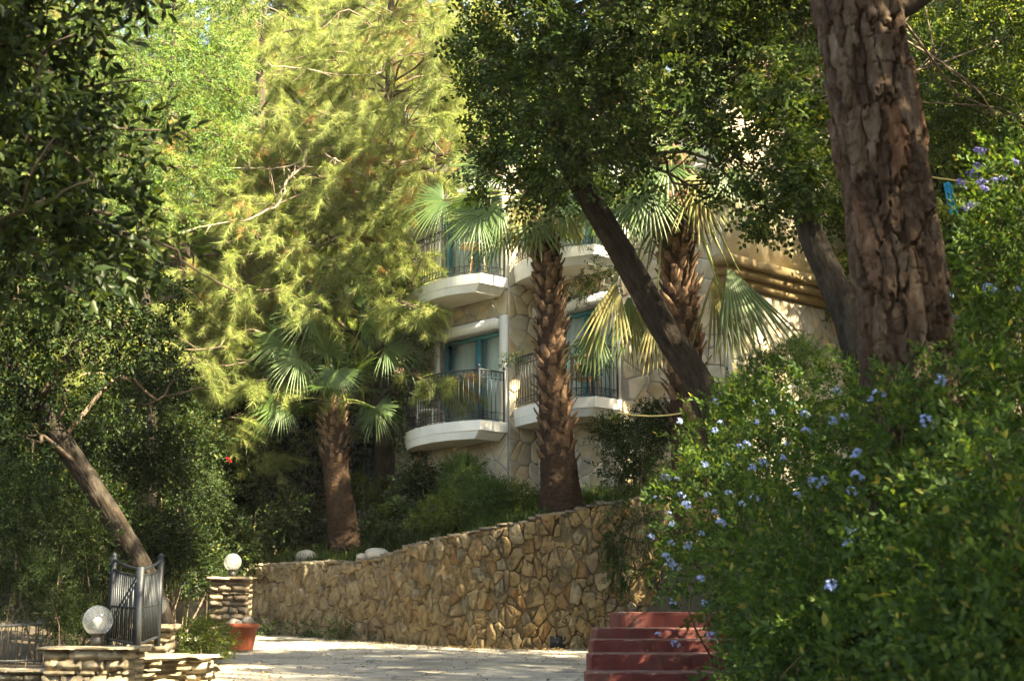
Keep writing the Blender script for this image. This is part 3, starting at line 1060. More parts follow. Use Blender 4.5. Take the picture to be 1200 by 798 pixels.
BAL = None
def railing(W, z, rnd):
    global BAL
    H = 1.02
    c = bow_front(160)
    c = c - np.array([[0, 0]]) 
    ctr = np.array((1.4, .3))
    c = ctr + (c - ctr) * 0.955
    c[:, 0] += 0.0
    # straight return on the right, bow on the left
    P = np.concatenate([[(c[0][0], .06)], c])
    P[:, 1] = np.maximum(P[:, 1], .04)
    L = np.concatenate([[0], np.cumsum(np.linalg.norm(np.diff(P, axis=0), axis=1))])
    def at(s):
        return np.array((np.interp(s, L, P[:, 0]), np.interp(s, L, P[:, 1])))
    r = MB()
    ss2 = np.concatenate([[0, L[1] - .002], np.linspace(L[1] + .002, L[-1], 46)])
    for hz, rad in ((H, .019), (H - .15, .010), (.19, .010), (.055, .014)):
        pth = np.array([hp(W, *at(s), z + hz) for s in ss2])
        r.tube(pth, rad, 6)
    rl = part('railing', r.mesh('railing', M['iron']), house)
    if BAL is None:
        b = MB()
        b.box((-.007, -.007, .05), (.007, .007, H - .01))
        BAL = [b.mesh('baluster', M['iron'])]
        b = MB()
        b.box((-.02, -.02, 0), (.02, .02, H + .03))
        b.lathe([(0, H + .03), (.03, H + .05), (.034, H + .075), (.02, H + .1), (0, H + .105)], (0, 0, 0), 10)
        BAL.append(b.mesh('post', M['iron']))
        b = MB()
        for sgn in (-1, 1):
            th = np.linspace(0, 2.3 * np.pi, 22)
            rr = .052 * (1 - th / (3.1 * np.pi))
            pth = np.stack([sgn * (.055 - rr * np.cos(th)), np.zeros(22), rr * np.sin(th)], 1)
            b.tube(pth, .0062, 5)
        BAL.append(b.mesh('scroll', M['iron']))
    step = .112
    nb = int(L[-1] / step)
    for i in range(nb + 1):
        s = min(L[-1], i * L[-1] / nb)
        a, bq = at(s)
        post = i in (0, nb)
        part('baluster', BAL[0], rl, trs(hp(W, a, bq, z), (0, 0, UB)))
    for s in (0.0, L[1], L[-1]):
        part('post', BAL[1], rl, trs(hp(W, *at(s), z), (0, 0, UB)))
    ns = int(L[-1] / .225)
    for i in range(ns):
        s = (i + .5) * L[-1] / ns
        p0, p1 = hp(W, *at(s - .05), 0), hp(W, *at(s + .05), 0)
        t = unit(p1 - p0)
        b = np.cross(Zv, t)
        c0 = (hp(W, *at(s), 0))
        for hz, sz in ((H - .08, 1.0), (.122, .95)):
            part('scroll', BAL[2], rl, basis(c0 + Zv * (z + hz), t, b, Zv, sz))

bay(1, W1, 3.45)
bay(2, W2, 3.1)
bay(3, W3, 2.6, doors=False)
# house mass behind the facade, flank wall and roof
mass = MB()
for W, a0, a1, k in ((W1, .002, 3.448, 1), (W2, .002, 3.0, 2), (W3, .002, 2.5, 3)):
    mass.box((a0, -7.5, ZB), (a1, -.34, FLOOR1[k] + 2 * STOREY - .02), hm(W))
part('house_body', mass.mesh('house_body', M['cream']), house)
# flank that recedes on the right: stone below, moulded ledge, cream render above
fl = MB()
ZL = 6.62
fl.box((-.12, -9.0, ZB), (0.0, -.002, ZL), hm(W3))
part('flank_wall', fl.mesh('flank_wall', M['mortar']), house)
fl = MB()
fl.box((-.10, -7.0, ZL + .52), (0.0, -.002, FLOOR1[3] + 2 * STOREY), hm(W3))
part('rendered_wall', fl.mesh('rendered_wall', M['cream']), house)
for q0, q1, o in ((0, .17, .10), (.172, .34, .19), (.342, .52, .28)):
    m2 = MB()
    m2.box((-.12 - o, -7.2 - o, ZL + q0), (-.002, .05 + o, ZL + q1), hm(W3))
    part('moulding', m2.mesh('moulding', M['ochre']), house)
rnd = random.Random(99)
for c in voronoi((0.02, ZB + .6, 8.8, ZL - .03), 0.31, 0.9, rnd, 1.2, .12):
    cc, V, qd, tr = stone_vf(c, 0.008, 0.018, rnd, 0.35, 2)
    V = V * np.array((1, 1, 1))
    part('cladding_stone', mesh_np('cladding_stone', V, [qd, tr], M['clad']), house, basis(hp(W3, -.12, -cc[0], cc[1]), -N, -U, Zv))
def side_stones(W, b1, z0, z1, seed):
    rr = random.Random(seed)
    for c in voronoi((0.0, z0, b1, z1), 0.31, 0.9, rr, 1.2, .12):
        cc, V, qd, tr = stone_vf(c, 0.008, 0.016, rr, 0.35, 2)
        part('cladding_stone', mesh_np('cladding_stone', V, [qd, tr], M['clad']), house, basis(hp(W, -.004, -cc[0], cc[1]), -N, -U, Zv))
side_stones(W1, .95, ZB + .6, FLOOR1[1] + 2 * STOREY, 5)
side_stones(W2, .75, ZB + .6, FLOOR1[2] + 2 * STOREY, 6)
rf = MB()
for W, w, k in ((W1, 3.45, 1), (W2, 3.05, 2), (W3, 2.6, 3)):
    zt = FLOOR1[k] + 2 * STOREY + .02
    prof = np.array([(.25, zt), (.25, zt + .12), (-3.6, zt + 1.5), (-7.8, zt + .12), (-7.8, zt)])
    a0, a1 = -.35 - .003 * k, w + .3
    V = np.concatenate([np.stack([np.full(5, a), prof[:, 0], prof[:, 1]], 1) for a in (a0, a1)]) @ hm(W)[0].T + hm(W)[1]
    rf.add(V, [(i, (i + 1) % 5, 5 + (i + 1) % 5, 5 + i) for i in range(5)], [(0, 2, 1), (0, 3, 2), (0, 4, 3), (5, 6, 7), (5, 7, 8), (5, 8, 9)])
part('roof', rf.mesh('roof', M['rooftile']), house)

# plastic chair on the lower balcony, a table and a wooden chair on the upper ones
def balcony_chair(name, W, a, b, z, rz, mat, label):
    t = thing(name, label, 'chair', hp(W, a, b, z), rz=rz)
    m = MB(); m.box((-.22, -.22, .41), (.22, .22, .44))
    lpart('seat', m.mesh('seat', mat), t)
    m = MB()
    for i in range(5):
        m.box((-.2 + i * .085, .2, .45), (-.2 + i * .085 + .05, .225, .84))
    m.box((-.22, .195, .80), (.22, .232, .88))
    lpart('backrest', m.mesh('backrest', mat), t)
    for sx in (-1, 1):
        for sy in (-1, 1):
            m = MB(); m.tube([(sx * .19, sy * .19, .41), (sx * .22, sy * .22, 0)], .018, 6)
            lpart('leg', m.mesh('leg', mat), t)
        m = MB(); m.box((sx * .22 - .02, -.2, .62), (sx * .22 + .02, .2, .645))
        lpart('armrest', m.mesh('armrest', mat), t)
    return t
balcony_chair('plastic_chair', W1, 2.05, .36, FLOOR1[1], 1.0, M['plastic_white'], 'white plastic chair on the lower balcony with teal door')
balcony_chair('wooden_chair', W2, .55, .45, FLOOR1[2], 2.6, M['wood'], 'brown wooden chair behind the railing beside the leaning trunk')
def balcony_table(W, a, b, z, label):
    t = thing('balcony_table', label, 'table', hp(W, a, b, z))
    m = MB(); m.lathe([(0, .72), (.33, .72), (.335, .70), (.33, .685), (0, .685)], (0, 0, 0), 20)
    lpart('table_top', m.mesh('table_top', M['wood']), t)
    for k in range(3):
        an = k * 2.1
        m = MB(); m.tube([(.1 * math.cos(an), .1 * math.sin(an), .69), (.26 * math.cos(an), .26 * math.sin(an), 0)], .016, 6)
        lpart('leg', m.mesh('leg', M['wood']), t)
balcony_table(W1, .55, .42, FLOOR1[1] + STOREY, 'small round wooden table on the upper balcony above the teal door')

# white neighbouring house glimpsed between the palm and the ivy-clad corner
nb = thing('neighbouring_house', 'white house with dark railed terrace glimpsed behind the smaller palm', 'house', (-3.3, 36.0, 2.6))
m = MB(); m.box((-4.6, 36.0, 2.0), (-2.35, 41, 6.2))
part('wall', m.mesh('wall', M['white']), nb)
m = MB(); m.box((-4.1, 35.93, 4.0), (-3.2, 35.99, 5.3))
wdw = part('window', m.mesh('window', M['teal']), nb)
m = MB(); m.box((-4.02, 35.90, 4.08), (-3.28, 35.925, 5.22))
part('pane', m.mesh('pane', M['glass']), wdw)
m = MB(); m.box((-4.8, 35.0, 2.7), (-2.2, 35.995, 2.9))
part('terrace', m.mesh('terrace', M['white']), nb)
m = MB()
m.tube([(-4.75, 35.05, 3.85), (-2.25, 35.05, 3.85)], .02, 6)
m.tube([(-4.75, 35.05, 3.0), (-2.25, 35.05, 3.0)], .014, 6)
rl = part('railing', m.mesh('railing', M['iron']), nb)
m = MB(); m.box((-.01, -.01, 0), (.01, .01, .95)); bm_ = m.mesh('baluster', M['iron'])
for i in range(21):
    part('baluster', bm_, rl, trs((-4.7 + i * .12, 35.05, 2.9)))
m = MB()
V = np.array([(-4.9, 35.4, 6.2), (-2.05, 35.4, 6.2), (-2.05, 41.4, 6.2), (-4.9, 41.4, 6.2), (-4.9, 38.4, 7.3), (-2.05, 38.4, 7.3)])
m.add(V, [(0, 1, 5, 4), (3, 4, 5, 2)], [(0, 4, 3), (1, 2, 5), (0, 3, 2), (0, 2, 1)])
part('roof', m.mesh('roof', M['rooftile']), nb)

# ------------------------------------------------------------------ gateway: dry-stone pillars, globe lamps, gate, fence
def dry_stack(parent, a, b, thick, z0, z1, slabs, rnd, h=0.078, cope=True, ln=(0.14, 0.36)):
    """Courses of split slabs along the line a-b (plan), z0..z1."""
    a, b = np.array((*a, 0.0)), np.array((*b, 0.0))
    L = np.linalg.norm(b - a)
    t = unit(b - a)
    n = np.array((t[1], -t[0], 0))
    z = z0
    while z < z1 - 0.02:
        hh = min(h * rnd.uniform(.6, 1.5), z1 - z)
        last = z + hh >= z1 - 0.025
        ov = 0.06 if (cope and last) else 0.0
        s = -ov
        while s < L + ov - 0.03:
            l = rnd.uniform(*ln) * (1.3 if last else 1)
            l = min(l, L + ov - s)
            if L + ov - s - l < 0.1:
                l = L + ov - s
            depth = thick * rnd.uniform(.94, 1.05) + 2 * ov
            c = a + t * (s + l / 2) + n * rnd.uniform(-.018, .018)
            tilt = rnd.uniform(-.03, .03)
            x = t * math.cos(tilt) + Zv * math.sin(tilt)
            part('stone', slabs[rnd.randrange(len(slabs))], parent, basis(c + Zv * (z + hh / 2), x * (l - .008), -n * depth, Zv * (hh * 0.97)))
            s += l
        z += hh

def globe_lamp(p, dia, label):
    """p: bottom centre, on the pillar top."""
    t = thing('globe_lamp', label, 'lamp', p, 'globe lamps on the gate pillars')
    r = dia / 2
    m = MB()
    m.lathe([(0, 0), (.42 * r, 0), (.44 * r, .04), (.36 * r, .07), (.34 * r, .16 * dia + .04), (.5 * r, .17 * dia + .05), (.52 * r, .17 * dia + .08), (0, .17 * dia + .08)], (0, 0, 0), 18)
    lpart('lamp_base', m.mesh('lamp_base', M['black'], True), t)
    zc = .17 * dia + .05 + r * .93
    m = MB()
    a = np.linspace(-1.2, math.pi / 2, 15)
    nr = 48
    ang = np.linspace(0, 2 * np.pi, nr, endpoint=False)
    rib = 1 + .012 * np.cos(ang * 12)
    V = np.concatenate([np.stack([r * math.cos(x) * rib * np.cos(ang), r * math.cos(x) * rib * np.sin(ang), np.full(nr, zc + r * math.sin(x))], 1) for x in a])
    q = [(k * nr + j, k * nr + (j + 1) % nr, (k + 1) * nr + (j + 1) % nr, (k + 1) * nr + j) for k in range(14) for j in range(nr)]
    m.add(V, q)
    lpart('glass_globe', m.mesh('glass_globe', M['globe'], True), t)
    m = MB()
    m.lathe([(0, zc - .55 * r), (.1 * r, zc - .5 * r), (.12 * r, zc - .35 * r), (.28 * r, zc - .1 * r), (.3 * r, zc + .05 * r), (.2 * r, zc + .2 * r), (0, zc + .26 * r)], (0, 0, 0), 12)
    lpart('bulb', m.mesh('bulb', M['plastic_white'], True), t)

rp = random.Random(11)
PIL = []
for px, pytop, D, w, slabs, lab, lamp in (
        (113, 757, 14.5, .80, SLABS, 'nearest dry-stacked pale stone gate pillar, cut by the lower photo edge', 'globe lamp on the nearest stone pillar, left of the gate'),
        (182, 731, 19.3, .46, SLABS, 'narrow pale stone gate pillar half hidden behind the iron gate', 'globe lamp half hidden behind the iron gate'),
        (272, 676, 24.7, .62, DSLABS, 'dark dry-stacked stone pillar behind the red plant pot', 'globe lamp above the red plant pot')):
    p = pt(px, pytop, D)
    z0 = road_z(D) - .05
    t = thing('stone_pillar', lab, 'pillar', (p[0], D, z0), 'dry-stone gate pillars')
    rows = 2 if w > .6 else 2
    for i in range(rows):
        yy = D + (i - .5) * w / rows
        dry_stack(t, (p[0] - w / 2, yy), (p[0] + w / 2, yy), w / rows * .99, z0, p[2] - .001 * i, slabs, rp, .083)
    globe_lamp((p[0], D, p[2] + .015), (.30, .29, .30)[len(PIL)], lamp)
    PIL.append(p)

# low stone wall and ledge beside the near pillar
lw = thing('low_stone_wall', 'low dry-stacked stone wall under the iron fence, left of the near pillar', 'wall', (-5.8, 15.2, -.45))
dry_stack(lw, (-7.6, 15.6), (-4.72, 15.1), .36, -.5, .02, SLABS, rp, .08)
led = thing('stone_ledge', 'flat pale stone ledge in front of the iron gate', 'ledge', (-4.3, 16.6, -.4))
dry_stack(led, (-4.72, 16.0), (-4.05, 16.9), .85, -.42, .13, SLABS, rp, .085, ln=(.3, .6))
dry_stack(led, (-4.02, 17.0), (-3.98, 17.7), .7, -.4, .1, SLABS, rp, .085, ln=(.3, .5))

# fence
fz0, fz1 = (-7.5, 15.6), (-4.95, 15.15)
fn = thing('iron_fence', 'black iron bar fence on the low stone wall at the far left', 'fence', (-6.3, 15.4, .02))
m = MB()
m.tube([(*fz0, .34), (*fz1, .48)], .014, 6)
m.tube([(*fz0, .06), (*fz1, .10)], .012, 6)
part('rail', m.mesh('rail', M['iron']), fn)
m = MB(); m.box((-.0045, -.0045, 0), (.0045, .0045, .46)); fb = m.mesh('bar', M['iron'])
nbars = 34
for i in range(nbars):
    f = i / (nbars - 1)
    part('bar', fb, fn, trs((fz0[0] + (fz1[0] - fz0[0]) * f, fz0[1] + (fz1[1] - fz0[1]) * f, .01 + .06 * f), scl=(1, 1, .85 + .15 * f)))

# gate: two leaves folded to a V, sagging rails
gate = thing('iron_gate', 'slate grey iron bar gate with sagging top rails around the leaning trunk', 'gate', pt(160, 772, 17.0))
A = pt(128, 760, 18.3); C = pt(160, 771, 17.1); B = pt(184, 757, 18.6)
topA, topB, topC = pt(129, 651, 18.3)[2], pt(183, 652, 18.6)[2], pt(161, 664, 17.1)[2]
bar = None
for P, zt, zb in ((A, topA, A[2]), (B, topB, B[2])):
    m = MB(); m.box((-.034, -.034, 0), (.034, .034, zt - zb)); m.lathe([(.045, zt - zb), (.045, zt - zb + .02), (0, zt - zb + .05)], (0, 0, 0), 8)
    part('post', m.mesh('post', M['gateiron']), gate, trs((P[0], P[1], zb)))
m = MB(); m.box((-.038, -.038, 0), (.038, .038, topC - C[2]))
part('post', m.mesh('post', M['gateiron']), gate, trs((C[0], C[1], C[2])))
m = MB(); m.box((-.009, -.009, 0), (.009, .009, 1.0)); gb = m.mesh('bar', M['gateiron'])
for P, zt in ((A, topA), (B, topB)):
    leaf = MB()
    def gp(f, which):
        x = P[0] + (C[0] - P[0]) * f
        y = P[1] + (C[1] - P[1]) * f
        sag = 4 * .02 * f * (1 - f) + .0
        if which == 'top':
            return (x, y, zt - .05 + (topC - .03 - zt + .05) * f - sag)
        if which == 'sub':
            return (x, y, zt - .17 + (topC - .1 - zt + .17) * f - sag)
        return (x, y, P[2] + .12 + (C[2] + .16 - P[2] - .12) * f)
    fs = np.linspace(0, 1, 12)
    for w, rr in (('top', .018), ('sub', .014), ('bot', .018)):
        leaf.tube([gp(f, w) for f in fs], rr, 6)
    mid = [np.array(gp(f, 'bot')) + np.array((0, 0, .42)) for f in fs]
    leaf.tube(mid, .012, 6)
    lf = part('gate_leaf', leaf.mesh('gate_leaf', M['gateiron']), gate)
    nbr = 13
    for i in range(1, nbr):
        f = i / nbr
        a, b = np.array(gp(f, 'bot')), np.array(gp(f, 'sub'))
        part('bar', gb, lf, trs(a, scl=(1, 1, b[2] - a[2])))

# red plant pot with rocks in front of the third pillar
pp = pt(284, 762, 23.9)
pz = road_z(23.9) + .035
pot = thing('plant_pot', 'tapered red terracotta plant pot on the driveway edge', 'pot', (pp[0], 23.9, pz))
m = MB()
m.lathe([(0, 0), (.165, 0), (.175, .02), (.235, .36), (.262, .365), (.268, .385), (.268, .43), (.255, .44), (.238, .43), (.225, .36), (0, .36)], (0, 0, 0), 26)
lpart('pot_body', m.mesh('pot_body', M['terracotta'], True), pot)
m = MB(); m.lathe([(.226, .375), (.12, .395), (0, .40)], (0, 0, 0), 16)
lpart('soil', m.mesh('soil', M['soil'], True), pot)
for k, (dx, dy, s) in enumerate([(-.11, -.03, .11), (.08, -.06, .12), (.02, .1, .1), (-.02, -.12, .07)]):
    o = link('rock', boulder_mesh(30 + k, M['pot_rock'], .5))
    o.matrix_basis = trs((pp[0] + dx, 23.9 + dy, pz + .43), (k, .3, k * 2), (s * 1.3, s, s * .7))
    tag(o, ['grey rock in the red pot, on the left side', 'largest pale rock in the red pot, on the right side', 'rock at the back of the red pot', 'small rock at the front rim of the red pot'][k], 'rock', 'rocks in the red pot')

# ------------------------------------------------------------------ red steps
steps = thing('garden_steps', 'worn red painted concrete steps below the flowering bush', 'steps', (1.3, 13.2, -.5))
EDGE = [(686, 818, 12.3), (688, 788, 12.9), (690.5, 766, 13.45), (693, 749.5, 14.0), (697, 736, 14.55), (725, 717, 15.2)]
prev_z = road_z(12) - .3
for k, (px, py, D) in enumerate(EDGE):
    p = pt(px, py, D)
    Dn = EDGE[k + 1][2] if k + 1 < len(EDGE) else 16.6
    x0, x1 = p[0], 2.9
    z1 = p[2]
    z0 = -.75
    # rounded left nose, slightly uneven edge
    r = .11 if k == 5 else .035
    pl = [(x0 + r * (1 - math.sin(a)), D + r * (1 - math.cos(a))) for a in np.linspace(math.pi / 2, 0, 5)]
    pl += [(x0 + r + (x1 - x0 - r) * f, D + .012 * math.sin(f * 23 + k * 2)) for f in np.linspace(.08, 1, 14)]
    pl += [(x1, Dn + .02), (x0, Dn + .02)]
    pl = np.array(pl)
    n = len(pl)
    cen = pl.mean(0)
    rn2 = np.random.RandomState(k)
    V = []
    for dz, f in ((z0, 0), (z1 - .03, 0), (z1 - .008, .006), (z1, .024)):
        q2 = pl.copy()
        ins = unit(cen - pl) * f
        q2 = q2 + ins
        jz = rn2.uniform(-.005, .005, n) if dz > z0 else np.zeros(n)
        V.append(np.stack([q2[:, 0], q2[:, 1] + (rn2.uniform(-.006, .006, n) if dz > z0 else 0), dz + jz], 1))
    V = np.concatenate(V)
    q = [(l * n + j, l * n + (j + 1) % n, (l + 1) * n + (j + 1) % n, (l + 1) * n + j) for l in range(3) for j in range(n)]
    me = bpy.data.meshes.new('step')
    me.from_pydata([tuple(v) for v in V], [], q + [tuple(range(3 * n, 4 * n))])
    me.materials.append(M['redpaint'])
    me.materials.append(M['redworn'])
    for f in me.polygons:
        if f.index >= 2 * n:
            f.material_index = 1
    part('step', me, steps)

# yellow rope line from the leaning trunk
rp0, rp1 = pt(722, 483, 21.0), pt(800, 484, 20.4)
m = MB()
m.tube([rp0 * (1 - f) + rp1 * f - np.array((0, 0, .05 * 4 * f * (1 - f))) for f in np.linspace(0, 1, 12)], .012, 6)
tag(link('rope', m.mesh('rope', M['rope'])), 'thin yellow rope stretched level beside the leaning trunk', 'rope')

# blue cloth hanging beside the big pine
cl = pt(1113, 232, 17.0)
nu, nv = 14, 16
V, q = [], []
for j in range(nv):
    for i in range(nu):
        u, v = i / (nu - 1), j / (nv - 1)
        V.append((cl[0] - .06 + u * .085 + .06 * v, cl[1] + .03 * math.sin(u * 9 + v * 2), cl[2] + .2 - v * .42))
for j in range(nv - 1):
    for i in range(nu - 1):
        q.append((j * nu + i, (j + 1) * nu + i, (j + 1) * nu + i + 1, j * nu + i + 1))
o = link('blue_cloth', mesh_np('blue_cloth', np.array(V), [np.array(q)], M['bluecloth'], True))
md = o.modifiers.new('thick', 'SOLIDIFY'); md.thickness = .008
tag(o, 'bright blue cloth hanging right of the big pine trunk', 'cloth')
cp0, cp1 = pt(1070, 205, 17.0), pt(1235, 222, 17.0)
m = MB(); m.tube([cp0, (cp0 + cp1) / 2 - np.array((0, 0, .03)), cp1], .012, 6)
tag(link('clothes_line', m.mesh('clothes_line', M['rope'])), 'line that carries the blue cloth behind the big pine', 'rope')

# ------------------------------------------------------------------ plants: templates
def leaf_vf(l, w, fold=0.25, droop=0.1, six=False):
    if six:
        V = np.array([(0, 0, 0), (-w * .42, l * .28, w * fold), (-w * .40, l * .62, w * fold * .8 - l * droop * .35), (0, l, -l * droop), (w * .40, l * .62, w * fold * .8 - l * droop * .35), (w * .42, l * .28, w * fold), (0, l * .5, -l * droop * .2)])
        F = np.array([(0, 6, 1), (1, 6, 2), (2, 6, 3), (6, 0, 5), (6, 5, 4), (6, 4, 3)])
        if six == 5:
            V = np.array([(0, 0, 0), (-w * .5, l * .52, w * fold - l * droop * .2), (0, l, -l * droop), (w * .5, l * .52, w * fold - l * droop * .2), (0, l * .5, -l * droop * .15)])
            F = np.array([(0, 4, 1), (1, 4, 2), (4, 0, 3), (4, 3, 2)])
    else:
        V = np.array([(0, 0, 0), (-w * .5, l * .45, w * fold), (0, l, -l * droop), (w * .5, l * .45, w * fold)])
        F = np.array([(0, 2, 1), (0, 3, 2)])
    return V, F

def place(tv, tf, pos, Y, Zh, scl):
    """Copies of a template: +Y of the template along Y, +Z near Zh."""
    Y = unit(Y)
    Zh = Zh - Y * np.sum(Zh * Y, 1, keepdims=True)
    Z = unit(Zh)
    X = np.cross(Y, Z)
    n = len(pos)
    Rm = np.stack([X, Y, Z], 1) * np.asarray(scl).reshape(-1, 1, 1)        # rows: axes
    V = (tv[None] @ Rm + pos[:, None]).reshape(-1, 3)
    F = (tf[None] + (np.arange(n) * len(tv))[:, None, None]).reshape(-1, tf.shape[1])
    return V, F

def merge(parts):
    Vs, Fs, n = [], [], 0
    for v, f in parts:
        Vs.append(v)
        Fs.append(f + n)
        n += len(v)
    return np.concatenate(Vs), np.concatenate(Fs)

def rdir(n, r):
    v = r.normal(size=(n, 3))
    return unit(v)

def sprig_leafy(r, n=9, length=.26, l=.08, w=.036, six=False, spread=.9, whorl=False):
    lv, lf = leaf_vf(l, w, six=six)
    t = np.linspace(.12, 1, n)
    pos = np.stack([np.zeros(n), t * length, .02 * np.sin(t * 5)], 1)
    a = np.arange(n) * 2.4 + r.rand() * 6
    out = np.stack([np.cos(a), np.zeros(n), np.sin(a) * .7], 1)
    Y = out * spread + np.array((0, .7, .1)) + r.normal(size=(n, 3)) * .15
    Y[-1] = (0, 1, 0.1)
    Zh = np.tile((0, 0, 1.0), (n, 1)) + r.normal(size=(n, 3)) * .35
    return place(lv, lf, pos, Y, Zh, r.uniform(.75, 1.15, n))

def sprig_pinnate(r, leaves=4, rach=.19, pairs=3, l=.062, w=.045):
    lv, lf = leaf_vf(l, w, .15, .05)
    ps = []
    for k in range(leaves):
        a = k * 2.4 + r.rand()
        d = unit(np.array((math.cos(a) * .8, .75, math.sin(a) * .55)))
        pos, Y = [], []
        side = unit(np.cross(d, (0, 0, 1.0)))
        for i in range(pairs):
            for s in (-1, 1):
                pos.append(d * rach * (i + .8) / pairs + np.array((0, 0, -.02 * (i / pairs) ** 2)))
                Y.append(side * s + d * .35)
        pos.append(d * rach * 1.05)
        Y.append(d)
        n = len(pos)
        ps.append(place(lv, lf, np.array(pos), np.array(Y), np.tile(np.cross(side, d) * 1.0, (n, 1)) + r.normal(size=(n, 3)) * .2, r.uniform(.8, 1.15, n)))
    return merge(ps)

def tuft_pine(r, n=27, l=.23, w=.008):
    th = r.rand(n) * 2 * np.pi
    ph = r.uniform(.1, 1.1, n)
    d = np.stack([np.sin(ph) * np.cos(th), np.cos(ph), np.sin(ph) * np.sin(th)], 1)
    base = np.stack([np.zeros(n), r.uniform(-.06, .05, n), np.zeros(n)], 1)
    s = unit(np.cross(d, rdir(n, r))) * w / 2
    L = l * r.uniform(.7, 1.1, n)[:, None]
    V = np.stack([base - s, base + s, base + d * L], 1).reshape(-1, 3)
    return V, np.arange(3 * n).reshape(-1, 3)

def clump_fill(clumps, tmpl, r, per=1.0, shell=.55, axis_out=.8, droop=.15, smin=.75, smax=1.2, upz=.6):
    """clumps: (centre, (rx,ry,rz), n). Templates spread through each clump, denser to the outside."""
    pos, Y = [], []
    for c, rad, n in clumps:
        n = max(1, int(n * per))
        d = rdir(n, r)
        rr = r.rand(n) ** shell
        rr = rr * (0.82 + .36 * fbm(d * 2.2 + np.array(c) * 1.7, 5, 2))      # uneven outline
        pos.append(np.asarray(c) + d * rr[:, None] * np.asarray(rad))
        Y.append(d * axis_out + rdir(n, r) * .75 + np.array((0, 0, -droop)))
    pos = np.concatenate(pos)
    Y = np.concatenate(Y)
    Zh = np.tile((0, 0, upz), (len(pos), 1)) + rdir(len(pos), r) * .55
    k = r.randint(0, len(tmpl), len(pos))
    out = []
    for i, (tv, tf) in enumerate(tmpl):
        m = k == i
        if m.any():
            out.append(place(tv, tf, pos[m], Y[m], Zh[m], r.uniform(smin, smax, m.sum())))
    return merge(out)

def bark_trunk(name, path, radii, nseg, ll, mat, cell=(.14, .42), depth=.04, seed=0, warp=.5, flare=0.0):
    """Tapered trunk with fissured bark plates. ll: ring positions along the length (0..1)."""
    P0 = smooth_path(path, 200)
    L = np.concatenate([[0], np.cumsum(np.linalg.norm(np.diff(P0, axis=0), axis=1))])
    tot = L[-1]
    s = np.asarray(ll) * tot
    P = np.stack([np.interp(s, L, P0[:, k]) for k in range(3)], 1)
    rad = np.interp(s / tot, np.linspace(0, 1, len(radii)), radii)
    T, Nn, B = frames(P)
    nr = len(s)
    th = np.linspace(0, 2 * np.pi, nseg, endpoint=False)
    TH, S = np.meshgrid(th, s)
    r0 = float(np.mean(radii))
    na = max(5, int(round(2 * np.pi * r0 / cell[0])))
    circ = np.stack([np.cos(TH).ravel() * 1.6, np.sin(TH).ravel() * 1.6, S.ravel() * 1.6 / cell[1] * .42], 1)
    wa = (fbm(circ * 1.0, seed + 3, 2) - .5) * 1.1 + (fbm(circ * 7.0, seed + 13, 3) - .5) * .75
    wb = (fbm(circ * 1.3 + 31.7, seed + 9, 2) - .5) * 1.6 + (fbm(circ * 7.0 + 9.1, seed + 19, 3) - .5) * .9
    a = TH.ravel() / (2 * np.pi) * na + wa * warp * 1.1
    b = S.ravel() / cell[1] + wb * warp
    ia, ib = np.floor(a), np.floor(b)
    F1 = np.full(a.shape, 9.0)
    F2 = np.full(a.shape, 9.0)
    ID = np.zeros(a.shape)
    for da in (-1, 0, 1):
        for db in (-1, 0, 1):
            ca, cb = ia + da, ib + db
            cm = np.mod(ca, na)
            jx = _hash(cm, cb, cm * 0, seed + 1)
            jy = _hash(cm, cb, cm * 0, seed + 2)
            xa, xb = np.abs(ca + jx - a), np.abs(cb + jy - b) * .85
            d = .55 * np.hypot(xa, xb) + .45 * np.maximum(xa, xb)
            idn = _hash(cm, cb, cm * 0, seed + 5)
            near = d < F1
            F2 = np.where(near, F1, np.minimum(F2, d))
            ID = np.where(near, idn, ID)
            F1 = np.where(near, d, F1)
    edge = F2 - F1
    fine = fbm(np.stack([np.cos(TH).ravel() * r0 * 26, np.sin(TH).ravel() * r0 * 26, S.ravel() * 11], 1), seed + 4, 3) - .5
    scale_ = np.floor(fbm(np.stack([np.cos(TH).ravel() * r0 * 16, np.sin(TH).ravel() * r0 * 16, S.ravel() * 7], 1), seed + 6, 3) * 8) / 8 - .5
    crack = fbm(np.stack([np.cos(TH).ravel() * r0 * 7 + wa * .5, np.sin(TH).ravel() * r0 * 7 + wb * .5, S.ravel() * 9], 1), seed + 8, 3)
    crack = 1 - sstep(.0, .035, np.abs(crack - .5))
    plate = sstep(.015, .115, edge)
    disp = depth * (plate * (.6 + .55 * ID) - .62) + depth * (.25 + .25 * plate) * fine + plate * depth * (.38 * scale_ - .22 * crack)
    rr = np.repeat(rad, nseg) + disp
    if flare:
        rr = rr * (1 + flare * np.exp(-S.ravel() / .5) * (1 + .25 * np.cos(TH.ravel() * 4 + seed)))
    V = np.repeat(P, nseg, 0) + rr[:, None] * (np.cos(TH).ravel()[:, None] * np.repeat(Nn, nseg, 0) + np.sin(TH).ravel()[:, None] * np.repeat(B, nseg, 0))
    i, j = np.meshgrid(np.arange(nr - 1), np.arange(nseg), indexing='ij')
    q = np.stack([i * nseg + j, i * nseg + (j + 1) % nseg, (i + 1) * nseg + (j + 1) % nseg, (i + 1) * nseg + j], -1).reshape(-1, 4)
    me = mesh_np(name, V, [q], mat, False)
    at = me.attributes.new('plate', 'FLOAT', 'POINT')
    at.data.foreach_set('value', ID.astype(np.float32))
    return me

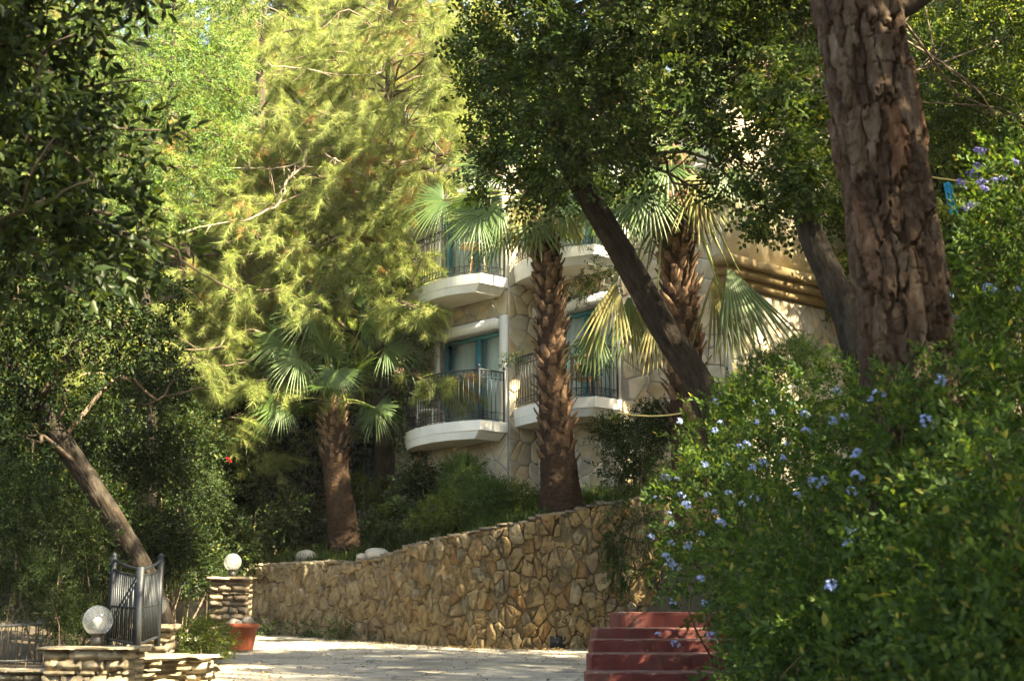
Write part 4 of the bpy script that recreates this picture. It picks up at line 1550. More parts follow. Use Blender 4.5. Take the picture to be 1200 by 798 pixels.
def limb_path(p0, p1, r, sag=.12, n=10, wob=.06):
    p0, p1 = np.asarray(p0, float), np.asarray(p1, float)
    L = np.linalg.norm(p1 - p0)
    mid = (p0 + p1) / 2 + r.normal(size=3) * wob * L + np.array((0, 0, sag * L))
    q = p0 * .3 + p1 * .7 + r.normal(size=3) * wob * L + np.array((0, 0, sag * L * .7))
    return smooth_path([p0, mid, q, p1], n)

def branches_mesh(name, starts, ends, r0, mat, r, r1=.012, seg=6, sag=.12):
    m = MB()
    for k, (a, b) in enumerate(zip(starts, ends)):
        p = limb_path(a, b, r, sag)
        rr = np.broadcast_to(r0, (len(starts),))[k]
        m.tube(p, np.linspace(rr, r1, len(p)), seg)
        L = np.linalg.norm(np.asarray(b) - np.asarray(a))
        for _ in range(3):                                  # side twigs
            i = r.randint(4, 9)
            e = p[i] + unit(rdir(1, r)[0] + unit(p[-1] - p[0]) * .8) * L * r.uniform(.2, .4)
            tp = limb_path(p[i], e, r, .05, 6)
            m.tube(tp, np.linspace(rr * .4, r1 * .5, 6), 4)
    return m.mesh(name, mat, True)

rt = np.random.RandomState(21)
T_CAROB = [sprig_pinnate(rt) for _ in range(4)]
T_LAUREL = [sprig_leafy(rt, 8, .30, .115, .048, True) for _ in range(4)]
T_LEAF = [sprig_leafy(rt, 10, .30, .085, .042) for _ in range(4)]
T_FINE = [sprig_leafy(rt, 11, .26, .062, .028) for _ in range(4)]
T_PLUM = [sprig_leafy(rt, 10, .20, .062, .030, 5, .8) for _ in range(5)]
T_OLEA = [sprig_leafy(rt, 14, .34, .14, .024, False, .75) for _ in range(4)]
T_BG = [sprig_leafy(rt, 11, .42, .13, .065) for _ in range(3)]
T_TUFT = [tuft_pine(rt) for _ in range(5)]

def trunk_rings(n_lo, n_hi, f):
    return np.concatenate([np.linspace(0, f, n_hi, endpoint=False), np.linspace(f, 1, n_lo)])

def tree(name, label, cat, path, radii, bark, clumps, tmpl, leaf, seed, per=1.0, nseg=40, nring=70, cell=(.09, .22), depth=.015, droop=.2, smin=.75, smax=1.2, group=None, branch_r=.06, from_top=.45, shell=.55, upz=.6):
    r = np.random.RandomState(seed)
    path = np.asarray(path, float)
    t = thing(name, label, cat, path[0], group)
    part('trunk', bark_trunk('trunk', path, radii, nseg, np.linspace(0, 1, nring), bark, cell, depth, seed), t)
    P = smooth_path(path, 60)
    st, en = [], []
    for c, rad, n in clumps:
        c = np.asarray(c, float)
        d = np.linalg.norm(P - c, axis=1) + np.where(P[:, 2] > c[2] + .2, 3.0, 0) + np.where(np.arange(60) < 60 * from_top, 50, 0)
        i = int(np.argmin(d))
        st.append(P[max(0, i - r.randint(0, 5))])
        en.append(c + r.normal(size=3) * .1)
    part('branches', branches_mesh('branches', st, en, branch_r, bark if False else M['twig'], r), t)
    V, F = clump_fill(clumps, tmpl, r, per, shell, .8, droop, smin, smax, upz)
    part('crown', mesh_np('crown', V, [F], leaf), t)
    return t

# ------------------------------------------------------------------ big pine at the right
def near_pine():
    path = [pt(1082, 560, 10.0), pt(1068, 440, 10.0), pt(1050, 300, 10.0), pt(1027, 150, 10.0), pt(1002, 0, 10.0), pt(975, -170, 10.0)]
    path[0][2] = ground_z(path[0][0], 10.0) - .1
    top = path[-1]
    path += [top + np.array((-.45, .1, 2.4)), top + np.array((-.6, .3, 5.4))]
    t = thing('pine_tree', 'massive pine trunk with deep plated bark at the right', 'tree', path[0])
    P = smooth_path(path, 200)
    L = np.concatenate([[0], np.cumsum(np.linalg.norm(np.diff(P, axis=0), axis=1))])
    fv = float(np.interp(pt(975, -60, 10.0)[2], P[:, 2], L)) / L[-1]
    part('trunk', bark_trunk('trunk', path, [.37, .325, .308, .303, .295, .27, .21, .1], 250, trunk_rings(40, 500, fv), M['pinebark'], (.105, .50), .08, 5, .7), t)
    r = np.random.RandomState(55)
    # broken limb stub; unseen crown, enlarged and shifted left to shade the thicket
    s0 = pt(1050, 12, 10.05)
    m = MB()
    m.tube(smooth_path([s0, s0 + np.array((.16, .05, .08)), s0 + np.array((.5, .12, .34))], 8), np.linspace(.09, .05, 8), 10)
    part('branch', m.mesh('branch', M['bark'], True), t)
    cl, st, en = [], [], []
    for k in range(34):
        a = k * 2.4
        z = r.uniform(8.9, 13.0)
        rad = r.uniform(.6, 3.7)
        c = np.array((top[0] - (2.2 if k % 3 else -.9) + rad * math.cos(a), 11.8 + rad * math.sin(a), z))
        cl.append((c, (1.05, 1.05, .5), 125))
        st.append(np.array((top[0] - .45, 10.2, z - .5)))
        en.append(c)
    part('branches', branches_mesh('branches', st, en, .07, M['bark'], r), t)
    V, F = clump_fill(cl, T_TUFT, r, 1, .5, .6, -.2, .8, 1.2)
    part('crown', mesh_np('crown', V, [F], M['needle']), t)
near_pine()

# ------------------------------------------------------------------ leaning carob in front of the house
def carob():
    r = np.random.RandomState(8)
    path = [pt(872, 560, 19.6), pt(830, 474, 19.4), pt(775, 380, 19.2), pt(722, 285, 19.0), pt(680, 215, 18.8), pt(655, 165, 18.6), pt(640, 90, 18.3), pt(640, 0, 18.0)]
    path[0][2] = ground_z(path[0][0], 19.6) - .1
    spots = [(570, 95, 18.8, .6), (600, 30, 18, .9), (612, 120, 18.4, .8), (585, 170, 18.8, .55), (640, 190, 18.2, .6), (655, 110, 17.4, .75), (690, 40, 17, .9),
             (700, 150, 17.4, .8), (735, 190, 17.6, .5), (745, 85, 16.8, .75), (790, 30, 16.6, .9), (800, 130, 17.0, .55), (845, 20, 16.8, .6), (868, 160, 17.2, .45), (900, 60, 16.8, .8),
             (905, 205, 17.4, .55), (935, 140, 17.0, .6), (885, 250, 17.6, .38), (930, 255, 17.4, .32), (845, 215, 17.6, .34), (570, 210, 19.2, .36), (620, 235, 18.6, .34),
             (575, -80, 18.0, 1.0), (640, -90, 17.5, 1.2), (740, -80, 16.8, 1.2), (840, -80, 16.5, 1.2), (930, -60, 16.5, 1.0), (600, -200, 17.5, 1.2), (750, -220, 16.8, 1.3), (880, -200, 16.5, 1.2),
             (690, 205, 19.8, .55),  (750, 130, 19.8, .55), (650, 60, 20.2, .65), (570, 70, 20.4, .55)]
    cl = []
    for px, py, D, rad in spots:
        cl.append((pt(px, py, D), (rad, rad, rad * .8), 68 * (rad / .7) ** 2.2))
    tree('carob_tree', 'dark leaning tree with pinnate leaves in front of the house', 'tree', path, [.26, .22, .20, .185, .17, .15, .12, .07], M['darkbark'], cl, T_CAROB, M['carob'], 8, 1.0, 110, 220, (.05, .16), .02, .5, .85, 1.45, branch_r=.03, from_top=.66)
carob()

# second leaning dark trunk just left of the big pine
def dark_trunk():
    path = [pt(1040, 500, 15.5), pt(1003, 400, 15.6), pt(975, 330, 15.8), pt(948, 268, 16.0), pt(932, 200, 16.4), pt(925, 90, 16.8)]
    path[0][2] = ground_z(path[0][0], 15.5) - .1
    cl = [(pt(px, py, D), (rad, rad, rad * .8), n) for px, py, D, rad, n in ((960, 40, 18, .8, 90), (1000, 190, 19, .6, 60), (985, 110, 18.6, .7, 80), (930, 0, 17.5, .9, 90), (950, 225, 15.6, .30, 40), (975, 250, 16.6, .28, 28), (925, 150, 15.6, .40, 50), (938, 195, 15.5, .28, 34), (915, 95, 15.8, .5, 60), (1090, 60, 21, 1.0, 110), (1130, 120, 22, .9, 90), (1180, 40, 21, 1.1, 110), (1095, 160, 22, .8, 70), (1140, -60, 21, 1.2, 110), (1180, 150, 22, .8, 70))]
    tree('leaning_tree', 'short dark leaning trunk directly behind the big pine', 'tree', path, [.24, .20, .17, .14, .10, .06], M['darkbark'], cl, T_CAROB, M['carob'], 18, 1.0, 60, 110, (.06, .16), .02, .3, .8, 1.3, branch_r=.03, from_top=.6)
dark_trunk()

# trunk at the far left
def left_tree():
    path = [pt(208, 745, 20.6), pt(178, 690, 20.4), pt(140, 620, 20.2), pt(95, 550, 20.0), pt(45, 478, 19.8), pt(0, 420, 19.6), pt(-60, 330, 19.5)]
    path[0][2] = road_z(20.6) - .1
    spots = [(30, 350, 19.2, .7), (90, 380, 19.6, .65), (150, 400, 20.4, .6), (20, 430, 19.4, .6), (80, 460, 20, .6), (-40, 300, 19.4, 1.0), (170, 350, 20.5, .6), (110, 320, 19.8, .7), (10, 520, 18.6, .5), (40, 300, 20, .8), (190, 440, 21.5, .5)]
    cl = [(pt(px, py, D), (rad, rad, rad * .8), 150 * (rad / .6) ** 2) for px, py, D, rad in spots]
    tree('leaning_tree', 'bare leaning trunk passing behind the iron gate at the left', 'tree', path, [.17, .15, .147, .143, .138, .12, .08], M['darkbark'], cl, T_LEAF, M['dark_leaf'], 28, 1.0, 80, 150, (.06, .16), .018, .25, branch_r=.04)  # dark bark colour stands in for the shade on this trunk
left_tree()

# laurel boughs hanging in from the left edge, near the camera
def laurel():
    path = [(-5.3, 8.8, road_z(8.8) - .1), (-5.1, 8.8, 1.5), (-4.9, 8.7, 3.5), (-4.6, 8.7, 5.6), (-4.4, 8.6, 7.0)]
    spots = [(10, 20, 8.6, .30), (55, 85, 8.8, .30), (-30, 90, 8.4, .4), (100, 130, 9.0, .26), (140, 165, 9.2, .24), (30, 160, 8.6, .30), (75, 215, 8.8, .27), (120, 245, 9.0, .22), (20, 245, 8.5, .28), (160, 275, 9.2, .20), (60, 295, 8.7, .24), (5, 320, 8.5, .22), (110, 300, 9.0, .18), (-40, 200, 8.4, .4), (70, 15, 8.7, .26), (-40, 0, 8.4, .4), (175, 295, 9.3, .10), (-60, -120, 8.4, .6), (40, -110, 8.6, .5), (120, -60, 8.8, .4)]
    cl = [(pt(px, py, D), (rad * 1.1, rad, rad * .75), 40 * (rad / .28) ** 2) for px, py, D, rad in spots]
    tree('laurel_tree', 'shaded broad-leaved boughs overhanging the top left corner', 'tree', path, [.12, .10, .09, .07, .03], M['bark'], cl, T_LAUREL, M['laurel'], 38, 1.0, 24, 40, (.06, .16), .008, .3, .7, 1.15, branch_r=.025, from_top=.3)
laurel()

# slender pale green tree at the upper left
def pale_tree():
    base = pt(190, 560, 24.0)
    base[2] = ground_z(base[0], 24.0) - .1
    path = [base, pt(176, 420, 24), pt(163, 262, 24), pt(163, 185, 24), pt(196, 130, 24), pt(202, 60, 24), pt(205, -40, 24)]
    spots = [(205, 40, 24, .8), (160, 70, 23.6, .75), (240, 90, 24, .7), (265, 60, 24.4, .6), (200, 120, 23.4, .75), (140, 130, 23.8, .7), (250, 150, 24.2, .6), (185, 180, 23.5, .65), (120, 190, 24, .7), (235, 205, 24, .5), (150, 230, 23.6, .55), (200, 250, 23.8, .45), (110, 60, 24.4, .8), (90, 120, 24.6, .8), (200, -40, 24, 1.0), (120, -30, 24, 1.0), (270, -20, 24.4, .8), (285, 120, 24.8, .35), (100, 250, 24.4, .6), (60, 170, 25, .8), (60, 60, 25, .9)]
    cl = [(pt(px, py, D), (rad, rad, rad * .8), 150 * (rad / .7) ** 2) for px, py, D, rad in spots]
    tree('slender_tree', 'slender pale green tree with thin dark stems at the upper left', 'tree', path, [.10, .085, .075, .06, .05, .04, .02], M['darkbark'], cl, T_FINE, M['pale'], 48, 1.15, 20, 50, (.05, .14), .006, .1, .85, 1.35, branch_r=.028, from_top=.4)
pale_tree()

# ------------------------------------------------------------------ pines behind (boughs hang over the house's left side)
def pine_meshes(seed, H=14.0, z0=3.6, spread=3.8, nl=12):
    r = np.random.RandomState(seed)
    br = MB()
    pos, Y = [], []
    for k in range(nl):
        f = k / (nl - 1)
        z = z0 + (H - .5 - z0) * f
        nlimb = 5 if f < .8 else 4
        for i in range(nlimb):
            a = k * 1.1 + i * 2 * math.pi / nlimb + r.uniform(-.3, .3)
            L = spread * (1 - .72 * f ** 1.5) * r.uniform(.75, 1.15)
            d = np.array((math.cos(a), math.sin(a), 0))
            end = np.array((0, 0, z)) + d * L + np.array((0, 0, r.uniform(-.25, .35) * L * .5 - .1))
            p = limb_path((0, 0, z - .25), end, r, .06, 12)
            br.tube(p, np.linspace(.055 * (1 - .5 * f), .012, 12), 5)
            nb_ = int(9 + L * 5.5)
            for b in range(nb_):
                u = r.uniform(.25, 1.0)
                q0 = p[min(11, int(u * 11))]
                side = np.array((-d[1], d[0], 0)) * r.choice((-1, 1))
                bl = r.uniform(.5, 1.25) * (1.15 - .45 * u)
                q1 = q0 + unit(side * r.uniform(.3, 1) + d * .7 + np.array((0, 0, r.uniform(-.5, .25)))) * bl
                q1[2] -= bl * .42
                sp = smooth_path([q0, (q0 + q1) / 2 + np.array((0, 0, .05)), q1], 7)
                br.tube(sp[::2], np.linspace(.012, .006, 4), 4, False)
                nt_ = int(4 + bl * 8)
                tt = np.linspace(.3, 1, nt_)
                pp_ = np.stack([np.interp(tt, np.linspace(0, 1, 7), sp[:, c]) for c in range(3)], 1)
                pos.append(pp_)
                Y.append(np.tile(unit(q1 - q0), (nt_, 1)) + rdir(nt_, r) * .45 + np.array((0, 0, -.12)))
    pos, Y = np.concatenate(pos), np.concatenate(Y)
    k = r.randint(0, len(T_TUFT), len(pos))
    dry = fbm(pos * .8, seed + 2, 2) + r.rand(len(pos)) * .25 > .87
    out, outd = [], []
    for i, (tv, tf) in enumerate(T_TUFT):
        for sel, o in ((~dry, out), (dry, outd)):
            m = (k == i) & sel
            if m.any():
                o.append(place(tv, tf, pos[m], Y[m], rdir(m.sum(), r), r.uniform(.85, 1.35, m.sum())))
    V, F = merge(out)
    V2, F2 = merge(outd)
    fm = np.concatenate([np.zeros(len(F)), np.ones(len(F2))])
    crown = mesh_np('crown', np.concatenate([V, V2]), [np.concatenate([F, F2 + len(V)])], [M['needle'], M['needle_dry']], False, fm)
    pth = np.stack([r.normal(size=8) * .06, r.normal(size=8) * .06, np.linspace(-.3, H, 8)], 1)
    trunk = bark_trunk('trunk', pth, [.26, .23, .21, .19, .16, .13, .09, .03], 24, np.linspace(0, 1, 60), M['bark'], (.1, .25), .02, seed)
    return trunk, br.mesh('branches', M['twig'], True), crown
PA, PB = pine_meshes(3), pine_meshes(4, 15.0, 3.0, 4.2, 13)
def pine(x, y, ms, rz, s, label, group=None):
    t = thing('pine_tree', label, 'tree', (x, y, ground_z(x, y) - .1), group, rz)
    t.scale = (s, s, s)
    for n, me in zip(('trunk', 'branches', 'crown'), ms):
        lpart(n, me, t)
    return t
def pxx(px, D):
    return (px - 600) / F_PX * D * 1.03
p0 = pine(pxx(452, 31.3), 31.3, PA, .4, 1.0, 'yellow-green pine with drooping needles directly left of the house')
pine(pxx(300, 34.5), 34.5, PB, 1.9, 1.0, 'sunlit pine behind the slender pale tree, upper left')
pine(pxx(215, 31.0), 31.0, PA, 3.1, .95, 'pine with low drooping boughs above the dark thicket')
WOODP = 'pine standing in the sunlit wood on the slope behind'
for x, y, k, rz, s in ((-1.5, 40, 0, 2.2, 1.1), (-8.2, 43, 1, .3, 1.05), (-13, 40, 0, 4.0, 1.0), (-4.5, 50, 1, 5.0, 1.15), (-12, 53, 0, 1.0, 1.2), (-19, 49, 1, 2.7, 1.1), (4.5, 47, 0, 3.0, 1.1), (-8, 62, 1, 2.0, 1.3), (0, 60, 0, .7, 1.3), (-18, 63, 0, 4.4, 1.3)):
    pine(x, y, (PA, PB)[k], rz, s, WOODP, 'pines on the slope behind')
r9 = np.random.RandomState(9)
bough = [(480, 235, 27.8, .55), (505, 195, 28.0, .5), (455, 285, 28.0, .6), (448, 335, 28.2, .4), (505, 365, 27.2, .16), (430, 250, 28.4, .7), (400, 310, 28.5, .6), (450, 190, 28.6, .7), (480, 140, 28.6, .6), (420, 140, 28.8, .8), (380, 220, 28.6, .7), (340, 290, 28.6, .6), (300, 250, 28.8, .7), (250, 310, 28.6, .6), (270, 390, 29.0, .5), (330, 150, 29.5, .9), (280, 90, 30, .9), (350, 40, 30, 1.0), (430, 50, 29.6, .9), (500, 60, 29.4, .7), (200, 370, 28.4, .5), (170, 410, 27.5, .5), (230, 430, 28.4, .45), (300, 340, 28.2, .5), (360, 360, 28.0, .4), (555, 170, 26.5, .5), (535, 110, 27, .6), (600, 60, 27.5, .7), (510, 60, 27, .65), (520, 150, 26.5, .5), (508, 205, 26.8, .42), (550, 30, 27, .7), (480, 20, 28, .8), (530, -40, 27.5, .8)]
def sprays(spots, r, per=13):
    """Drooping needle sprays: branchlets fanning out of each bough end, tufts set along them."""
    br, pos, Y = MB(), [], []
    for px, py, D, s_ in spots:
        c = pt(px, py, D)
        for k in range(int(per * (s_ / .6) ** 1.6) + 2):
            q0 = c + rdir(1, r)[0] * np.array((s_ * .8, s_ * .7, s_ * .45))
            d = unit(np.array((r.normal(), r.normal() - .2, r.uniform(-.75, .1))))
            L = r.uniform(.45, 1.0) * (.6 + .5 * s_)
            P_ = smooth_path([q0, q0 + d * L * .5 + np.array((0, 0, .05)), q0 + d * L - np.array((0, 0, .3 * L))], 8)
            br.tube(P_[::2], np.linspace(.010, .004, 4), 4, False)
            nt_ = int(5 + L * 9)
            tt = np.linspace(.1, 1, nt_)
            pos.append(np.stack([np.interp(tt, np.linspace(0, 1, 8), P_[:, c_]) for c_ in range(3)], 1))
            Y.append(np.tile(unit(P_[-1] - P_[0]), (nt_, 1)) + rdir(nt_, r) * .4 + np.array((0, 0, -.3)))
    pos, Y = np.concatenate(pos), np.concatenate(Y)
    k = r.randint(0, len(T_TUFT), len(pos))
    dry = fbm(pos * .9, 77, 2) + r.rand(len(pos)) * .25 > .87
    o1, o2 = [], []
    for i, (tv, tf) in enumerate(T_TUFT):
        for sel, o_ in ((~dry, o1), (dry, o2)):
            m_ = (k == i) & sel
            if m_.any():
                o_.append(place(tv, tf, pos[m_], Y[m_], rdir(m_.sum(), r), r.uniform(.75, 1.2, m_.sum())))
    V, F = merge(o1)
    V2, F2 = merge(o2)
    fm = np.concatenate([np.zeros(len(F)), np.ones(len(F2))])
    return mesh_np('drooping_boughs', np.concatenate([V, V2]), [np.concatenate([F, F2 + len(V)])], [M['needle'], M['needle_dry']], False, fm), br.mesh('bough_twigs', M['twig'], True)
sp1, sp2 = sprays(bough, r9)
part('drooping_boughs', sp1, p0)
part('bough_twigs', sp2, p0)['kind'] = 'stuff'
st_ = [np.array((p0.location.x, p0.location.y, pt(px, py, D)[2] + .4)) for px, py, D, s_ in bough]
part('bough_branches', branches_mesh('bough_branches', st_, [pt(px, py, D) for px, py, D, s_ in bough], .03, M['twig'], r9, .008), p0)
# bleached dead boughs of the nearest pine
for pts_, rad in (([(357, 176, 29.6), (357, 193, 29.4), (336, 213, 29.2), (334, 226, 29.0), (320, 244, 28.8), (287, 258, 28.6), (240, 265, 28.4), (196, 279, 28.2)], .034),
                  ([(420, 188, 30), (380, 182, 29.6), (353, 190, 29.4), (327, 197, 29.2), (259, 197, 28.9)], .02),
                  ([(490, 40, 29.6), (455, 72, 29.6), (442, 87, 29.5), (400, 88, 29.3), (350, 80, 29.0), (312, 77, 28.8)], .022),
                  ([(380, 180, 29.0), (420, 203, 28.8), (462, 222, 28.6)], .022)):
    m = MB()
    P = smooth_path([pt(*q) for q in pts_], 26)
    P += rng.normal(size=P.shape) * .012
    m.tube(P, np.linspace(rad, .01, 26), 7)
    for k in range(14):
        i = rng.randint(3, 25)
        e = P[i] + rdir(1, rng)[0] * rng.uniform(.15, .55)
        m.tube(limb_path(P[i], e, rng, .0, 6), np.linspace(.012, .004, 6), 4)
    part('dead_branch', m.mesh('dead_branch', M['deadwood'], True), p0)
# ------------------------------------------------------------------ broad-leaved trees of the wood
def bg_tree_meshes(seed, H=7.5, R0=2.4, tm=T_BG, n=170):
    r = np.random.RandomState(seed)
    cl, st, en = [], [], []
    for k in range(17):
        z = r.uniform(.28, 1.0) * H
        a = k * 2.4
        rad = R0 * math.sqrt(max(.05, 1 - ((z / H - .55) / .55) ** 2)) * r.uniform(.35, .95)
        c = np.array((rad * math.cos(a), rad * math.sin(a), z))
        s = r.uniform(.75, 1.2)
        cl.append((c, (s, s, s * .75), n * s * s))
        st.append(np.array((0, 0, max(.5, z - r.uniform(.8, 1.6)))))
        en.append(c)
    V, F = clump_fill(cl, tm, r, 1, .5, .8, .2)
    pth = np.stack([r.normal(size=6) * .12, r.normal(size=6) * .12, np.linspace(-.3, H * .9, 6)], 1)
    trunk = bark_trunk('trunk', pth, [.17, .15, .13, .1, .07, .03], 20, np.linspace(0, 1, 40), M['bark'], (.07, .2), .012, seed)
    return trunk, branches_mesh('branches', st, en, .045, M['twig'], r), (V, F)
BGT = [bg_tree_meshes(60 + k) for k in range(3)] + [bg_tree_meshes(70 + k, n=62) for k in range(2)]
BGC = {}
def bg_tree(x, y, k, rz, s, mat, label, group=None, zs=1.0, name='broadleaf_tree'):
    tr, brm, (V, F) = BGT[k]
    if (k, mat) not in BGC:
        BGC[k, mat] = mesh_np('crown', V, [F], M[mat])
    t = thing(name, label, 'tree', (x, y, ground_z(x, y) - .1), group, rz)
    t.scale = (s, s, s * zs)
    for n, me in (('trunk', tr), ('branches', brm), ('crown', BGC[k, mat])):
        lpart(n, me, t)
    return t
WOODB = 'broad-leaved tree in the dense wood behind'
for i, (x, y, s, mat) in enumerate(((-11.5, 29, 1.0, 'wood_leaf'), (-9.2, 33.5, 1.0, 'wood_leaf'), (-14.5, 33, 1.2, 'wood_leaf'), (-6.3, 37.5, 1.0, 'wood_leaf'), (-11, 37, 1.2, 'wood_leaf'), (-16, 43, 1.4, 'wood_leaf'), (-6, 46, 1.4, 'wood_leaf'), (1, 45, 1.5, 'wood_leaf'),
        (9.5, 29, 1.2, 'wood_leaf'), (12, 32, 1.5, 'wood_leaf'), (7.5, 36, 1.5, 'wood_leaf'), (14, 24, 1.2, 'wood_leaf'), (16, 40, 1.8, 'wood_leaf'), (10, 48, 1.9, 'wood_leaf'), (-10, 70, 2.4, 'wood_leaf'), (6, 72, 2.6, 'wood_leaf'), (-24, 66, 2.4, 'wood_leaf'), (22, 62, 2.6, 'wood_leaf'), (-30, 50, 2.2, 'wood_leaf'), (-22, 36, 1.6, 'wood_leaf'))):
    bg_tree(x, y, i % 3, i * 1.7, s, mat, WOODB, 'broad-leaved trees in the wood')
# two thin dark trunks beyond the big pine
for px, D, lab in ((1165, 27, 'thin dark trunk near the top right corner'), (1098, 29, 'dim trunk showing just right of the big pine')):
    x = pxx(px, D)
    bg_tree(x, D, 1, 2.2, 1.25, 'wood_leaf', lab, None, 1.2, 'slim_tree')

# ------------------------------------------------------------------ palms
def frond_mesh(O, Hb, fwd, nrm, Rb, r, nseg=34, droop=.35, arc=125, mat='palm_leaf'):
    nseg = max(12, int(nseg * arc / 118))
    O, Hb = np.asarray(O, float), np.asarray(Hb, float)
    fwd = unit(fwd)
    nrm = unit(np.asarray(nrm, float) - fwd * np.dot(nrm, fwd))
    side = np.cross(fwd, nrm)
    L = np.linalg.norm(Hb - O)
    pth = smooth_path([O, (O + Hb) / 2 + np.array((0, 0, .09 * L)), Hb], 8)
    m = MB()
    m.tube(pth, np.linspace(.026, .014, 8), 5)
    vb = m.n
    dphi = R(2 * arc) / nseg
    Vs, Qs, Ts = [], [], []
    for i in range(nseg):
        ph = -R(arc) + (i + .5) * dphi
        d = fwd * math.cos(ph) + side * math.sin(ph)
        e = np.cross(nrm, d)
        Ls = Rb * (.78 + .22 * math.cos(ph)) * r.uniform(.92, 1.06)
        fall = droop * r.uniform(.5, 1.7)
        if r.rand() < .06:
            Ls *= r.uniform(.4, .7)
        pts_ = []
        for t in (.04, .38, .62, .84, 1.0):
            w = t * Ls * math.tan(dphi / 2) * 1.04 if t < .5 else .36 * Ls * math.tan(dphi / 2) * (1.10 - t) / .48
            c = Hb + d * Ls * t + nrm * (.10 * Ls * math.sin(ph) ** 2 * t) - np.array((0, 0, 1.0)) * fall * Ls * max(0, t - .3) ** 1.8
            if t < 1:
                pts_ += [c - e * w - nrm * w * .35, c + nrm * w * .25, c + e * w - nrm * w * .35]
            else:
                pts_ += [c - np.array((0, 0, fall * .12 * Ls))]
        b = i * 13
        Vs.append(np.array(pts_))
        for k in range(3):
            Qs += [(b + 3 * k, b + 3 * k + 1, b + 3 * k + 4, b + 3 * k + 3), (b + 3 * k + 1, b + 3 * k + 2, b + 3 * k + 5, b + 3 * k + 4)]
        Ts += [(b + 9, b + 10, b + 12), (b + 10, b + 11, b + 12)]
    nq0 = sum(len(f) for f in m.F[4])
    nt0 = sum(len(f) for f in m.F[3])
    m.add(np.concatenate(Vs), np.array(Qs), np.array(Ts))
    fm = []
    for key, n0 in ((3, nt0), (4, nq0)):
        tot = sum(len(f) for f in m.F[key])
        fm += [0] * n0 + [1] * (tot - n0)
    return mesh_np('frond', np.concatenate(m.V), [np.concatenate(m.F[3]), np.concatenate(m.F[4])], [M['petiole'], M[mat]], True, fm)

def boot_mesh(seed):
    """Cut leaf base: a broad wedge that bends out of the trunk and splits at the tip."""
    r = np.random.RandomState(seed)
    V, q = [], []
    for k, (z, w, o, th) in enumerate(((0, .075, 0, .02), (.09, .07, .03, .03), (.17, .05, .075, .026), (.23, .036, .115, .016))):
        j = r.normal(size=3) * .006
        for sx, sy in ((-1, 0), (1, 0), (1, 1), (-1, 1)):
            V.append((sx * w + j[0], o + sy * th + j[1] - .012, z + j[2] + sx * r.uniform(-.012, .012)))
    for k in range(3):
        for s in range(4):
            a, b = k * 4 + s, k * 4 + (s + 1) % 4
            q.append((a, b, b + 4, a + 4))
    q.append((12, 13, 14, 15))
    return mesh_np('leaf_base', np.array(V), [np.array(q)], M['palmboot'])
BOOTS = [boot_mesh(k) for k in range(6)]

def palm(label, path, radii, boots, fronds, n_ring, seed, Rb=.85, plen=.95, ring_el=(-50, 85), skirt=0, skirtR=.8):
    r = np.random.RandomState(seed)
    path = [np.asarray(p, float) for p in path]
    t = thing('fan_palm', label, 'palm', path[0])
    part('trunk', bark_trunk('trunk', path, radii, 70, np.linspace(0, 1, 170), M['palmtrunk'], (.12, .07), .028, seed, .3, .22), t)
    P = smooth_path(path, 120)
    L = np.concatenate([[0], np.cumsum(np.linalg.norm(np.diff(P, axis=0), axis=1))])
    T, Nn, B = frames(P)
    b0, b1, nbt, sz = boots
    for k in range(nbt):
        f = b0 + (b1 - b0) * (k + .5) / nbt
        a = k * 2.39996 + r.uniform(-.25, .25)
        i = int(f * 119)
        rad = np.interp(f, np.linspace(0, 1, len(radii)), radii)
        out = Nn[i] * math.cos(a) + B[i] * math.sin(a)
        up = unit(T[i] + out * r.uniform(-.1, .3))
        out2 = unit(out - up * np.dot(out, up))
        sd = np.cross(out2, up)
        part('leaf_base', BOOTS[k % 6], t, basis(P[i] + out * (rad - .03), sd * 1.0, out2, up, sz * r.uniform(.8, 1.25)))
    top = P[-1]
    for k in range(n_ring):
        a = k * 2.39996 + r.uniform(-.2, .2)
        el = R(ring_el[0] + (ring_el[1] - ring_el[0]) * ((k + .5) / n_ring))
        d = np.array((math.cos(a) * math.cos(el), math.sin(a) * math.cos(el), math.sin(el)))
        O = top + np.array((0, 0, -.25 * (1 - (k / n_ring)))) + np.array((d[0], d[1], 0)) * .08
        pl = plen * r.uniform(.75, 1.15)
        Hb = O + d * pl - np.array((0, 0, .18 * pl * math.cos(el)))
        fw = unit(d - np.array((0, 0, .35 * math.cos(el) + .1)))
        nr_ = np.array((-math.cos(a) * math.sin(el), -math.sin(a) * math.sin(el), math.cos(el))) + rdir(1, r)[0] * .25
        part('frond', frond_mesh(O, Hb, fw, nr_, Rb * r.uniform(.8, 1.1), r, 30, r.uniform(.3, .6)), t)
    for k in range(skirt):                                     # old fronds hanging against the trunk
        a = k * 2.39996 + r.uniform(-.3, .3)
        d = np.array((math.cos(a), math.sin(a), 0))
        O = top + d * .12 - np.array((0, 0, r.uniform(.1, .5)))
        Hb = O + d * r.uniform(.3, .6) - np.array((0, 0, r.uniform(.15, .5)))
        part('frond', frond_mesh(O, Hb, d * .35 - np.array((0, 0, 1.0)), d + np.array((0, 0, .3)), skirtR * r.uniform(.8, 1.1), r, 26, .2, 80, 'palm_old' if k % 2 else 'palm_leaf'), t, label='hanging older frond')
    for (px, py, D, dx, dz, dy, Rr, dr, mt, *ar) in fronds:         # fronds the photograph shows singly
        Hb = pt(px, py, D)
        O = top - np.array((0, 0, .15))
        part('frond', frond_mesh(O, Hb, (dx, dy, dz), (-.1 * dx, -1.0, .45), Rr * 1.08, r, 40, dr, ar[0] if ar else 112, mt), t)
    return t

